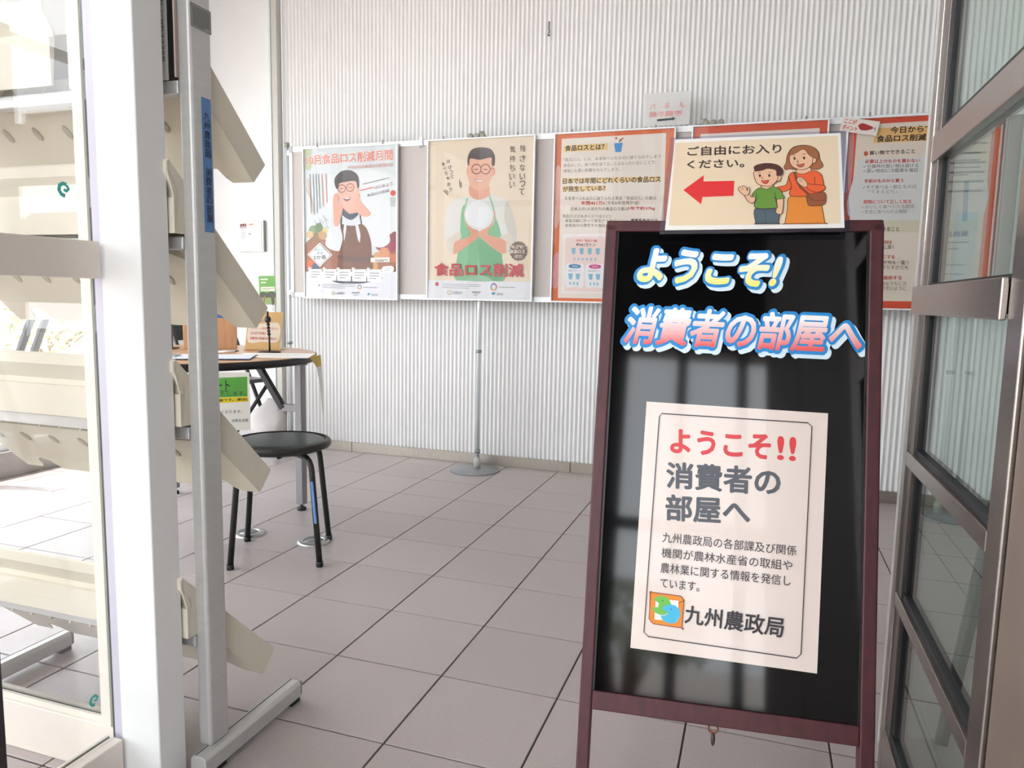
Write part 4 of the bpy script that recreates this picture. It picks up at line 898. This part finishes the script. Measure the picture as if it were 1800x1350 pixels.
obj('housing', box(-1.486, 1.938, 1.2, -1.301, 1.957, 1.388), mat('box_white', (236, 234, 228), .4), p, .003)
obj('door', box(-1.478, 1.934, 1.212, -1.318, 1.939, 1.384), mat('door_white', (242, 240, 236), .4), p, .001, 1)
obj('side_shade_strip', box(-1.305, 1.936, 1.202, -1.299, 1.954, 1.390), mat('box_side_shade', (130, 128, 126), .5), p)  # grey strip colours in the shade at the box's right side
art('PANELBOX', 'print', .157, .172, (-1.478, 1.934, 1.212), (1, 0, 0), (0, 0, 1), p)
# ---------------------------------------------------------------- leaning black sign board
BO = Vector((1.5757, -.6251, .5543)); EX = Vector((.9947, .1024, 0)).normalized()
NN = Vector((-EX.y, EX.x, 0)); EY = (Vector((0, 0, 1))*math.cos(.2193)+NN*math.sin(.2193)).normalized(); EN = EX.cross(EY)
def bp(u, s, d=0): return BO+EX*u+EY*s+EN*d
def bbox(u0, s0, u1, s1, d0, d1): return MB().obox(bp(u0, s0, d0), EX*(u1-u0), EY*(s1-s0), EN*(d1-d0))
M_wood = mat('mahogany_stain', (72, 28, 34), .5, noise=.22, scale=14, stretch=(6, 6, 1.2), bump=.05, bscale=120)
M_black = mat('gloss_black_sheet', (7, 7, 9), .06, noise=.05, scale=3, spec=.42)
sb = thing('sign_board', (1.59, -.66, 0), 'black a-frame welcome board with a dark red wooden frame', 'sign board')
U, ST, SB = .2375, .549, -.5665
d0, d1 = -.022, .0035
for a, b in ((-U, -U+.0215), (U-.0235, U)):
    obj('leg', bbox(a, SB, b, ST-.006, d0, d1), M_wood, sb, .003)
obj('top_rail', bbox(-U+.001, ST-.021, U-.001, ST, d0, d1), M_wood, sb, .003)
obj('bottom_rail', bbox(-U+.0215, -.322, U-.0235, -.290, d0, d1), M_wood, sb, .002)
obj('panel', bbox(-U+.02, -.291, U-.022, ST-.02, -.016, -.0008), M_black, sb)
obj('inner_lip', bbox(-U+.0215, -.290, -U+.0245, ST-.021, -.001, .0012), mat('black_lip', (16, 15, 17), .3), sb)
obj('inner_lip', bbox(U-.0265, -.290, U-.0235, ST-.021, -.001, .0012), mat('black_lip'), sb)
# rear easel legs
top = bp(0, .50, -.03); 
for u in (-.19, .19):
    a = bp(u, .50, -.028); b = Vector((a.x+.02, a.y+.30, 0))
    dv = (b-a); w_ = EX*.024; t_ = dv.cross(EX).normalized()*.018
    obj('rear_leg', MB().obox(a-w_/2, w_, t_, dv), M_wood, sb, .002)
a = Vector((bp(0, .5, -.028).x+.014, bp(0, .5, -.028).y+.215, .30)); obj('rear_stretcher', MB().obox(a-EX*.19, EX*.38, NN*.018, Vector((0, 0, .025))), M_wood, sb, .002)
obj('hinge', bbox(-.15, .49, -.10, .53, -.03, -.021), M_steel, sb); obj('hinge', bbox(.10, .49, .15, .53, -.03, -.021), M_steel, sb)
rc = bp(-.0115, -.3275, -.006); M_ring = mat('brown_ring', (122, 66, 36), .4, .3)
obj('pull_ring', MB().tube([rc+EX*.0075*math.cos(q)+EY*.0075*math.sin(q) for q in [i*math.pi/8 for i in range(16)]], .0017, 8, closed=True), M_ring, sb)
pc = rc-EY*.007
obj('pendant', MB().tube([pc, pc-EY*.004, pc-EY*.012, pc-EY*.019, pc-EY*.022], [.0012, .0035, .0038, .0026, .0006], 10), mat('dark_pendant', (58, 44, 36), .5), sb)
# cut-out lettering stickers
def sticker(txt, quad, c1, c2, label, W):
    st = thing('lettering_sticker', bp((quad[2][0]+quad[3][0])/2, quad[3][1]), label, 'sticker', None)
    q = [Vector(p) for p in quad]; h = (q[0]-q[3]).length
    for nm, bold, col, col2, dx, dy, gr, lift in (('pale_shadow', .105, (222, 240, 250), None, .10, -.09, .09, .0004), ('blue_outline', .10, (30, 140, 212), None, 0, 0, .085, .0012), ('lettering', W, c1, c2, 0, 0, 0, .0020)):
        A = Art(1, 1); ex = (q[1]-q[0]).normalized(); ey = (q[0]-q[3]).normalized(); g = h*gr
        o = ex*(h*dx)+ey*(h*dy)
        qq = [q[0]-ex*g+ey*g+o, q[1]+ex*g+ey*g+o, q[2]+ex*g-ey*g+o, q[3]-ex*g-ey*g+o]
        A.text(txt, qq, col, bold, col2); A.build(nm, BO, EX, EY, st, lift)
sticker('ようこそ!', [(-.1673, .4978), (.0792, .4895), (.0621, .4264), (-.1795, .4338)], (255, 255, 255), (250, 240, 130), 'cut-out lettering in white and yellow at the top of the black board', .045)
sticker('消費者の部屋へ', [(-.184, .3899), (.2144, .381), (.2031, .3138), (-.1977, .3197)], (255, 255, 255), (240, 95, 95), 'cut-out lettering fading from white to red on the black board', .03)
# laminated A3 welcome sheet
A3c = BO; ra = -.0162; AX = (EX*math.cos(ra)+EY*math.sin(ra)); AY = (EY*math.cos(ra)-EX*math.sin(ra)); w_, h_ = .303, .428
s = thing('welcome_sheet', bp(0, -.214), 'laminated pinkish welcome sheet low on the black board', 'sign')
o0 = A3c-AX*w_/2-AY*h_/2
obj('sheet', MB().obox(o0+EN*.0008, AX*w_, AY*h_, EN*.0008), mat('pink_paper', (230, 214, 205), .35, coat=.3), s)
art('WELCOME', 'print', w_, h_, o0, AX, AY, s, .0019)
# laminated arrow sign leaning back from the top rail
ex = Vector((.9944, .1052, .0128)).normalized(); ey = (Vector((-.073, .5924, .8024))*.2396+ex*.012).normalized(); en = ex.cross(ey).normalized()
w_, h_ = .301, .233; o0 = Vector((1.4341, -.529, 1.0679))+EN*.0125+EX*.0008
s = thing('arrow_sign', o0+ex*w_/2, 'laminated sign with a red arrow, a boy and a woman, on top of the board', 'sign')
M_lam = glass('laminate_edge', (.80, .82, .93), .1, .08, .8)
obj('paper', MB().obox(o0, ex*w_, ey*h_, en*.0008), mat('white_card', (248, 244, 240), .4, coat=.2), s)
lm = MB()
for u0, v0, u1, v1 in ((-.009, -.009, w_+.009, 0), (-.009, h_, w_+.009, h_+.006), (-.009, 0, 0, h_), (w_, 0, w_+.009, h_)):
    lm.obox(o0+ex*u0+ey*v0, ex*(u1-u0), ey*(v1-v0), en*.0008)
obj('laminate_edge', lm, M_lam, s)
art('ARROW', 'print', w_, h_, o0+en*.0008, ex, ey, s, .0003)
# ---------------------------------------------------------------- leaflet racks seen from behind
M_ras = mat('cream_plastic', (236, 227, 209), .45, noise=.015, scale=30)
M_rasd = mat('cream_plastic_shaded', (190, 180, 164), .5)  # darker beige paints in the shading of the punched oval tabs
M_rack = mat('rack_aluminium', (206, 205, 203), .38, .4, noise=.03, scale=20, stretch=(1, 1, 6))
RL, RR = -.083, .598           # tray ends
TIPS = (1.21, .909, .552, .136); BARS = (1.309, 1.033, .678, .264)
def build_rack(label):
    rk = thing('leaflet_rack', (.27, -.70, 0), label, 'rack', 'leaflet racks behind the glass')
    for xa in (-.10, .605):
        f = MB(); prof = [(xa, .012), (xa, .042), (xa+.006, .05), (xa+.03, .05), (xa+.036, .042), (xa+.036, .012)]
        f.prism([(x, -.832, z) for x, z in prof], (0, .312, 0))
        ft = obj('foot', f, M_rack, rk, .002)
        obj('groove', box(xa+.009, -.83, .05, xa+.012, -.522, .0507), mat('groove_grey', (120, 122, 124), .5), ft)
        obj('end_cap', box(xa+.001, -.521, .014, xa+.035, -.513, .047), mat('cap_grey', (150, 150, 146), .5), ft, .002)
        for y in (-.80, -.55): obj('foot_pad', box(xa+.004, y, 0, xa+.032, y+.03, .012), M_gask, ft)
    for xa in (-.10, .594):
        obj('upright', box(xa, -.797, .048, xa+.031, -.743, 1.72), M_rack, rk, .007, 3)
    for zt, zb in zip(TIPS, BARS):
        obj('cross_bar', box(-.07, -.798, zb-.012, .595, -.772, zb+.012), M_rack, rk, .002)
        y0 = -.562
        def q(a, b, x): return (x, y0+a, zt+b)
        body = MB(); first = zt == TIPS[0]; ra_, rz_ = (-.222, .218) if first else (-.27, .265); sx0 = RL; sx1 = .32 if first else RR
        # sloping leaflet bed and rear skirt with a step
        bed = [q(0, 0, RL), q(ra_, rz_, RL), q(ra_+.003, rz_+.004, RL), q(.003, .004, RL)]
        body.prism(bed, (RR-RL, 0, 0))
        body.prism([q(-.27, .265, RL), q(-.27, .246, RL), q(-.266, .246, RL), q(-.266, .265, RL)], (sx1-sx0, 0, 0))
        body.prism([q(-.27, .246, RL), q(-.250, .215, RL), q(-.246, .217, RL), q(-.266, .246, RL)], (sx1-sx0, 0, 0))
        body.prism([q(-.250, .217, RL), q(-.250, .203, RL), q(-.246, .203, RL), q(-.246, .217, RL)], (sx1-sx0, 0, 0))
        body.prism([q(-.258, .203, RL), q(-.258, zb+.016-zt, RL), q(-.254, zb+.016-zt, RL), q(-.246, .205, RL)], (sx1-sx0, 0, 0))
        tr_ = obj('tray', body, M_ras, rk)
        # underside with thumb notches along its lower edge
        us = []; n = 4; L_ = (RR-RL)/n; lo = (-.035, -.036); hi = (-.215, .140)
        def lerp(t): return (lo[0]+(hi[0]-lo[0])*t, lo[1]+(hi[1]-lo[1])*t)
        for k in range(n):
            xa = RL+k*L_
            for x, t in ((xa, 0), (xa+.05, 0), (xa+.06, .05), (xa+.068, .14), (xa+.08, .17), (xa+L_-.08, .17), (xa+L_-.068, .14), (xa+L_-.06, .05), (xa+L_-.05, 0)): us.append(q(*lerp(t), x))
        us.append(q(*lo, RR)); us += [q(*hi, RR), q(*hi, RL)]
        obj('underside', MB().prism(us, (0, -.002, -.002)), M_ras, tr_)
        for x in (RL, RR-.003):
            ck = [q(.0, 0, x), q(-.034, -.037, x)]+([q(-.19, .116, x), q(-.222, .15, x), q(-.222, .22, x)] if first else [q(-.206, .131, x), q(-.206, zb+.016-zt, x), q(-.256, zb+.016-zt, x), q(-.256, .2, x), q(-.27, .246, x), q(-.27, .266, x)])
            obj('end_cheek', MB().prism(ck, (.003, 0, 0)), M_ras, tr_)
        e1 = Vector((0, hi[0]-lo[0], hi[1]-lo[1])).normalized(); nrm = Vector((0, -1, -1)).normalized()
        for k in range(8):
            x = RL+.045+k*.0845; c = Vector(q(*lerp(.56), x))+nrm*.0034
            pts = [c+Vector((1, 0, 0))*.008*math.cos(a)+e1*.016*math.sin(a) for a in [i*math.pi/6 for i in range(12)]]
            obj('tab', MB().prism(pts, nrm*.0012), M_rasd, tr_)
        for k in range(13):
            x = RL+.012+k*.0555
            obj('rib', MB().prism([q(*lerp(.99), x), q(*lerp(.74), x+.004), q(lerp(.99)[0]-.02, lerp(.99)[1]-.028, x)], (.003, 0, 0)), M_ras, tr_)
    return rk
rk = build_rack('grey leaflet rack with cream trays beside the white post')
# labels stuck on the near upright
L_ = rk
s = thing('label_tape', (.6255, -.762, 1.055), 'blue tape with dark vertical writing on the grey rack upright', 'label')
obj('tape', box(.6248, -.7745, 1.055, .6256, -.7505, 1.296), mat('blue_tape', (92, 138, 196), .45), s)
art('TAPE', 'print', .024, .241, (.6256, -.7745, 1.055), (0, 1, 0), (0, 0, 1), s, .0003)
s = thing('spec_label', (.6255, -.77, 1.412), 'worn grey specification label at the top of the rack upright', 'label')
obj('label', box(.6249, -.796, 1.412, .6255, -.744, 1.452), mat('label_grey', (170, 168, 162), .5), s)
art('SPEC', 'print', .05, .040, (.6255, -.795, 1.412), (0, 1, 0), (0, 0, 1), s, .0003)
r2 = copy_tree(rk, (-.745, 0, 0), None, 'second leaflet rack, at the far left behind the glass')
# framed panel standing on the top cross bar, seen from behind
s = thing('back_panel', (.46, -.792, 1.321), 'dark edged panel with a white strip standing on the top rack bar', 'panel')
obj('frame', box(.335, -.797, 1.321, .5895, -.788, 1.70), mat('black_card', (28, 28, 30), .5), s, .004, 3)
obj('edge', box(.5895, -.7995, 1.326, .5925, -.787, 1.70), mat('pink_beige_edge', (212, 192, 182), .5), s, .001)
obj('white_strip', box(.34, -.7995, 1.322, .575, -.7972, 1.70), M_paper, s)
art('BACKSIGN', 'print', .018, .16, (.557, -.7995, 1.345), (1, 0, 0), (0, 0, 1), s, .0003)
# ---------------------------------------------------------------- round table and stool
TC = Vector((-.575, .49, 0)); TR = .50; TZ = .70
M_top = mat('wood_laminate', (206, 160, 120), .28, noise=.10, scale=6, stretch=(1, 14, 1))
M_edge = mat('black_edging', (34, 30, 32), .45)
M_leg = mat('grey_leg', (142, 140, 142), .4, .4)
M_dark = mat('dark_leg', (48, 44, 50), .4, .3)
tb = thing('round_table', (TC.x, TC.y, 0), 'round wooden table with black edge behind the rack', 'table')
obj('top', MB().lathe([(0, TZ-.004), (TR-.006, TZ-.004), (TR-.006, TZ-.0008), (TR-.010, TZ), (0, TZ)], TC, 72), M_top, tb)
obj('edge_band', MB().lathe([(0, TZ-.03), (TR-.008, TZ-.03), (TR, TZ-.026), (TR, TZ-.004), (TR-.004, TZ-.001), (TR-.006, TZ-.004)], TC, 72), M_edge, tb)
for x, y in ((TC.x+.315, TC.y+.30), (-.96, .79), (-.70, .17), (TC.x+.315, TC.y-.30)):
    lg = obj('leg', box(x-.018, y-.018, .028, x+.018, y+.018, TZ-.045), M_leg, tb, .004)
    obj('leg_bracket', box(x-.024, y-.024, TZ-.06, x+.024, y+.024, TZ-.03), M_leg, lg, .003)
    obj('foot', MB().lathe([(0, 0), (.019, 0), (.021, .006), (.018, .013), (.006, .016), (.006, .03), (0, .03)], (x, y, 0), 16), M_gask, lg)
for sy in (1, -1):
    y = TC.y+sy*.30
    for sx in (1,):
        x = TC.x+sx*.315
        obj('brace', box(min(x-sx*.018, x-sx*.115), y-.008, .435, max(x-sx*.018, x-sx*.115), y+.008, .468), M_leg, tb, .002)
        obj('folding_strut', MB().obox(Vector((x-sx*.10, y-.012, .44)), Vector((-sx*.165, 0, .24)), (0, .024, 0), Vector((sx*.024, 0, .014))), M_dark, tb, .003)
# stool
SC = Vector((-.003, .294, 0)); SZ = .425
M_tube = mat('dark_grey_tube', (52, 52, 50), .4, .4); M_seat = mat('green_black_vinyl', (44, 54, 54), .32, noise=.05, scale=60)
st = thing('stool', (SC.x, SC.y, 0), 'round black stool with four dark tube legs in front of the table', 'stool')
obj('seat', MB().lathe([(0, SZ-.012), (.160, SZ-.012), (.160, SZ-.006), (.150, SZ-.001), (.13, SZ), (0, SZ)], SC, 56), M_seat, st)
obj('rim', MB().tube([(SC.x+.166*math.cos(q), SC.y+.166*math.sin(q), SZ-.013) for q in [i*math.pi/32 for i in range(64)]], .014, 12, closed=True), M_tube, st)
obj('underpan', MB().lathe([(0, SZ-.034), (.150, SZ-.034), (.160, SZ-.022), (.160, SZ-.012), (0, SZ-.012)], SC, 48), M_tube, st)
for fx, fy in ((-.069, .096), (-.207, .36), (.197, .232), (.068, .492)):
    d = Vector((fx, fy, 0))-SC; d.z = 0; l = d.length; u = d/l
    pts = [SC+u*.085+Vector((0, 0, SZ-.042)), SC+u*.115+Vector((0, 0, SZ-.043))]+[SC+u*(.128+.045*math.sin(a))+Vector((0, 0, SZ-.043-.05*(1-math.cos(a)))) for a in (.4, .8, 1.2, 1.5)]+[SC+u*l+Vector((0, 0, .012))]
    lg = obj('leg', MB().tube(pts, .0105, 12), M_tube, st)
    obj('rubber_foot', MB().tube([SC+u*l+Vector((0, 0, 0)), SC+u*l+Vector((0, 0, .018))], .0125, 12), M_gask, lg)
    if abs(fx-.197) < .001:
        a = SC+u*(.128+.045+(l-.173)*.12)+Vector((0, 0, .30)); b = SC+u*(.128+.045+(l-.173)*.62)+Vector((0, 0, .155))
        obj('blue_tape', MB().obox(a+Vector((-.001, -.0125, 0)), (.009, 0, 0), (0, .004, 0), b-a), mat('blue_tape'), lg)
# floor outlets
for x, y, lb in ((-.26, .434, 'round metal floor cap behind the stool legs, nearer the rack'), (.028, .447, 'round metal floor cap between the right stool legs')):
    c = thing('floor_cap', (x, y, 0), lb, 'floor cap', 'metal floor caps under the stool')
    obj('ring', MB().lathe([(.062, 0), (.062, .003), (.056, .009), (.040, .010), (.038, .006)], (x, y, 0), 32), M_alu, c)
    obj('lid', MB().lathe([(0, .0062), (.038, .0062), (.038, 0), (0, 0)], (x, y, 0), 32), mat('lid_grey', (150, 152, 154), .4, .6), c)
# ---------------------------------------------------------------- things on the table
bx = thing('wood_box', (-.66, .72, TZ), 'upright wooden collection box at the back of the table', 'box')
o = Vector((-.742, .640, TZ)); e = (Vector((-.572, .772, TZ))-o); n_ = Vector((-e.y, e.x, 0)).normalized()
M_box = mat('light_wood', (208, 160, 122), .5, noise=.10, scale=9, stretch=(10, 10, 1))
obj('body', MB().obox(o, e, n_*.12, (0, 0, .19)), M_box, bx, .002)
obj('lid', MB().obox(o-e*.02+Vector((0, 0, .19))-n_*.004, e*1.04, n_*.128, (0, 0, .010)), M_box, bx, .001)
obj('slot', MB().obox(o+e*.3+n_*.05+Vector((0, 0, .2)), e*.4, n_*.01, (0, 0, .001)), M_gask, bx)
obj('blue_label', MB().obox(o+e*.55+Vector((0, 0, .135))-n_*.0012, e*.36, n_*.001, (0, 0, .03)), mat('blue_paper', (70, 120, 180), .5), bx)
fr = thing('desk_frame', (-.80, .60, TZ), 'black and white standing frame left of the wooden box', 'frame')
o = Vector((-.885, .57, TZ)); e = Vector((.095, .055, 0)); n_ = Vector((-e.y, e.x, 0)).normalized()
obj('board', MB().obox(o, e, n_*.008, (0, 0, .13)), M_paper, fr, .001)
obj('frame_side', MB().obox(o+e*.93-n_*.002, e*.10, n_*.012, (0, 0, .135)), M_edge, fr, .001); obj('frame_top', MB().obox(o+Vector((0, 0, .125))-n_*.002, e, n_*.012, (0, 0, .01)), M_edge, fr, .001)
obj('pictogram', MB().prism([o-n_*.001+e*a+Vector((0, 0, b)) for a, b in ((.45, .115), (.7, .118), (.82, .09), (.80, .05), (.68, .02), (.52, .02), (.66, .055), (.66, .085), (.55, .1))], -n_*.001), M_edge, fr)
obj('base', MB().obox(o-n_*.03-e*.1, e*1.3, n_*.07, (0, 0, .006)), M_edge, fr, .002)
cl = thing('clipboard', (-.30, .33, TZ), 'dark blue clipboard with white forms on the table', 'clipboard')
def sheet(name, par, cx, cy, ang, w_, d_, z, t, m_):
    a = Vector((math.cos(ang), math.sin(ang), 0)); b = Vector((-a.y, a.x, 0)); return obj(name, MB().obox(Vector((cx, cy, z))-a*w_/2-b*d_/2, a*w_, b*d_, (0, 0, t)), m_, par)
sheet('board', cl, -.335, .345, .52, .30, .21, TZ, .004, mat('navy_board', (38, 42, 66), .4)); sheet('form', cl, -.335, .35, .54, .285, .20, TZ+.0042, .0015, mat('form_paper', (226, 232, 244), .6))
sheet('clip', cl, -.455, .285, .52, .02, .09, TZ+.006, .006, M_alu)
s = sheet('paper_sheets', None, -.20, .545, .45, .28, .21, TZ, .003, M_paper); s['label'] = 'loose white paper sheets beside the clipboard'; s['category'] = 'paper'
for i, (dx, dy, w_) in enumerate(((0, .04, .16), (-.02, 0, .2), (.02, -.04, .12))): sheet('text_line', s, -.20+dx, .545+dy, .45, w_, .004, TZ+.003, .0003, mat('grey_ink', (120, 124, 140), .6))
pn = thing('pen', (-.40, .52, TZ), 'white pen lying by the wooden box', 'pen')
obj('barrel', MB().tube([(-.46, .50, TZ+.006), (-.385, .535, TZ+.012)], .005, 10), M_wframe, pn); obj('tip', MB().tube([(-.385, .535, TZ+.012), (-.372, .541, TZ+.013)], [.004, .001], 8), M_edge, pn)
nt_ = thing('notice_stand', (-.43, .80, TZ), 'tan notice with red lines standing on the table', 'notice')
o = Vector((-.505, .742, TZ)); e = Vector((.142, .05, 0)); up = Vector((0, .03, .165))
obj('card', MB().obox(o, e, Vector((0, .003, 0)), up), M_paper, nt_); art('NOTICE', 'print', e.length, up.length, o, e, up, nt_, .0006, gain=.82)
obj('acrylic_foot', MB().obox(o+Vector((.004, -.03, 0)), e*.95, Vector((0, .09, 0)), (0, 0, .003)), M_glass, nt_)
cs = thing('card_stand', (-.319, .665, TZ), 'black beaded card stand holding a green leaflet', 'card stand'); q = Vector((-.319, .665, TZ))
obj('base', MB().lathe([(0, 0), (.044, 0), (.046, .003), (.042, .006), (0, .007)], q, 32), M_edge, cs)
obj('stem', MB().tube([q+Vector((0, 0, .006)), q+Vector((-.001, 0, .07))], .004, 10), M_edge, cs)
zc = .07
for k in range(5):
    obj('bead', MB().lathe([(.002, 0), (.007, .004), (.007, .010), (.002, .014)], q+Vector((-.002-.001*k, 0, zc)), 12), M_edge, cs); zc += .0135
obj('knob', MB().lathe([(.004, 0), (.011, .005), (.014, .014), (.011, .024), (.004, .029)], q+Vector((-.007, 0, .124)), 14), M_edge, cs)
obj('neck', MB().tube([q+Vector((-.007, 0, .153)), q+Vector((-.007, 0, .172))], .004, 8), M_edge, cs)
obj('clip', MB().obox(q+Vector((-.03, -.004, .172)), (.05, 0, 0), (0, .010, 0), (0, 0, .030)), mat('clear_clip', (236, 236, 236), .15, trans=.6), cs, .003)
gl = thing('green_leaflet', (-.322, .665, .898), 'green leaflet with a photo held up by the card stand', 'leaflet')
o = Vector((-.361, .664, .897)); e = Vector((.080, 0, .002)); up = Vector((-.005, 0, .119))
obj('sheet', MB().obox(o, e, (0, .001, 0), up), M_paper, gl); art('GREENCARD', 'print', e.length, up.length, o, e, up, gl, gain=.85)
# survey sheet hanging from the table edge
s = thing('survey_sheet', (-.18, .15, .465), 'green and yellow survey sheet hanging from the table edge', 'notice')
e = Vector((.85, .53, 0)).normalized()*.297; o = Vector((-.072, .222, .465))-e; up = Vector((0, 0, .205))
obj('sheet', MB().obox(o, e, Vector((-.001, .001, 0)), up), M_paper, s); art('SURVEY', 'print', .124, .205, o+e*(1-.124/.297), e, up, s)
# yellow flyer hanging over the right edge
s = thing('yellow_flyer', (-.06, .63, .44), 'narrow yellow and white flyer curling over the table edge', 'flyer')
a0 = [(-.110, .60, .70), (-.066, .655, .702), (-.060, .650, .66), (-.046, .640, .55), (-.040, .635, .44)]; b0 = [(-.100, .585, .699), (-.083, .60, .699), (-.070, .63, .655), (-.054, .632, .55), (-.044, .632, .44)]
fm = MB().add(a0[:3]+b0[:3], [(0, 1, 4, 3), (1, 2, 5, 4)]); fw_ = MB().add(a0[2:]+b0[2:], [(0, 1, 4, 3), (1, 2, 5, 4)])
for nm, g, m_ in (('yellow_part', fm, mat('yellow_paper', (226, 196, 110), .6)), ('white_part', fw_, M_paper)):
    o = obj(nm, g, m_, s); md = o.modifiers.new('thick', 'SOLIDIFY'); md.thickness = .001
# plastic bag on the brace
bgm = MB(); rows = []; random.seed(9)
for i in range(7):
    t = i/6; z = .485-.165*t; w_ = .03+.06*min(1, t*2.2); cx = -.405-.05*t; ring = []
    for k in range(14):
        a = 2*math.pi*k/14; rr = 1+.12*math.sin(3*a+i)+random.uniform(-.06, .06); ring.append((cx+w_*rr*math.cos(a), .80+.045*rr*(.3+.7*t)*math.sin(a), z))
    rows += ring
fs = [(i*14+k, i*14+(k+1) % 14, (i+1)*14+(k+1) % 14, (i+1)*14+k) for i in range(6) for k in range(14)]+[tuple(range(84, 98))]
bg_ = thing('plastic_bag', (-.44, .80, .31), 'crumpled translucent plastic bag hanging under the table', 'bag')
obj('bag', bgm.add(rows, fs, True), mat('milky_plastic', (226, 220, 216), .4, trans=.25), bg_)
obj('handle', MB().tube([(-.40, .80, .475), (-.375, .80, .50), (-.352, .80, .475)], .005, 8), mat('milky_plastic'), bg_)
# black folding chairs beyond the table
def chair(name, loc, rz, label):
    c = thing(name, loc, label, 'chair'); Mx = Matrix.Translation(loc) @ Matrix.Rotation(rz, 4, 'Z')
    def P(*p): return Mx @ Vector(p)
    for sx in (-.2, .2):
        l = obj('front_leg', MB().tube([P(sx, .20, .012), P(sx, -.03, .46), P(sx, -.20, .80)], .011, 10), M_edge, c); obj('rubber_foot', MB().tube([P(sx, .202, 0), P(sx, .19, .03)], .014, 10), M_gask, l)
        sx2 = sx*.88; l = obj('rear_leg', MB().tube([P(sx2, -.22, .012), P(sx2, .16, .45)], .011, 10), M_edge, c); obj('rubber_foot', MB().tube([P(sx2, -.222, 0), P(sx2, -.205, .03)], .014, 10), M_gask, l)
    obj('seat', MB().obox(P(-.17, -.18, .445), Mx.to_3x3() @ Vector((.34, 0, 0)), Mx.to_3x3() @ Vector((0, .33, 0)), (0, 0, .022)), M_seat, c, .006)
    obj('backrest', MB().obox(P(-.2, -.165, .68), Mx.to_3x3() @ Vector((.4, 0, 0)), Mx.to_3x3() @ Vector((0, -.022, 0)), Mx.to_3x3() @ Vector((0, -.06, .16))), M_seat, c, .006)
    obj('stretcher', MB().tube([P(-.2, .09, .24), P(.2, .09, .24)], .008, 8), M_edge, c)
chair('folding_chair', (-1.21, 1.45, 0), -1.75, 'black folding chair beyond the round table by the back wall')
for y, lb in ((1.26, 'dark slanted metal post outside the window, left one'), (1.355, 'dark slanted metal post outside the window, right one')):
    c = thing('slanted_post', (-2.6, y-.24, -.16), lb, 'post', 'dark posts outside the window')
    obj('shaft', MB().obox(Vector((-2.62, y-.27, -.16)), (.03, 0, 0), (0, .04, 0), (0, .40, .92)), M_edge, c, .003); obj('foot_plate', box(-2.65, y-.30, -.16, -2.56, y-.20, -.15), M_edge, c)
# ceiling downlights
for x, y, lb in ((.2, .6, 'recessed ceiling downlight over the stool'), (1.6, .6, 'recessed ceiling downlight over the sign board'), (1.2, -2.2, 'recessed ceiling downlight over the entrance')):
    c = thing('downlight', (x, y, 2.97), lb, 'lamp', 'recessed ceiling downlights')
    obj('ring', MB().lathe([(.07, 0), (.085, 0), (.085, .03), (.07, .03)], (x, y, 2.97), 28), M_wframe, c)
    obj('lens', MB().lathe([(0, .012), (.07, .012), (.07, .03), (0, .03)], (x, y, 2.97), 28), emis('lamp_glow', (255, 246, 230), 12), c)
# shrubs outside the window
M_leaf = mat('leaf_pale_green', (176, 182, 150), .6, noise=.3, scale=2); M_twig = mat('twig', (120, 104, 84), .8)
def shrub(x, y, r, h, label, seed):
    random.seed(seed); s = thing('shrub', (x, y, -.16), label, 'shrub', 'shrubs outside the building'); lf = MB(); tw = MB()
    for k in range(26):
        a = random.uniform(0, 6.28); t = random.uniform(.3, 1); e = Vector((x+r*t*math.cos(a), y+r*t*math.sin(a), -.16+h*random.uniform(.5, 1))); tw.tube([(x+.1*math.cos(a), y+.1*math.sin(a), -.16), tuple((Vector((x, y, -.1))+e)/2+Vector((0, 0, .1))), e], [.014, .009, .004], 5)
    for k in range(1500):
        a = random.uniform(0, 6.28); b = random.uniform(-.2, 1); rr = r*(1-.25*random.random()**2)*math.sqrt(max(.1, 1-max(0, b)**2*.7))
        p = Vector((x+rr*math.cos(a)*random.uniform(.6, 1), y+rr*math.sin(a)*random.uniform(.6, 1), -.16+h*.45+h*.55*b)); u = Vector((random.uniform(-1, 1), random.uniform(-1, 1), random.uniform(-1, 1))).normalized(); v = u.orthogonal().normalized(); l = random.uniform(.03, .06)
        lf.add([p-u*l, p+v*l*.4, p+u*l, p-v*l*.4], [(0, 1, 2, 3)])
    obj('twigs', tw, M_twig, s); obj('foliage', lf, M_leaf, s, kind='stuff')
for x, y, r, h, lb, sd in ((-4.4, 2.6, .9, 1.1, 'bright twiggy shrub outside the left window', 1), (-4.9, 4.2, 1.0, 1.3, 'taller shrub behind the twiggy one outside the window', 2), (-4.0, .9, .8, .9, 'low shrub nearest the window kerb outside', 3), (1.7, -6.2, .8, 1.0, 'shrub outside the entrance doors, right', 4), (-.9, -6.6, 1.0, 1.5, 'shrub outside the entrance doors, left', 5)): shrub(x, y, r, h, lb, sd)
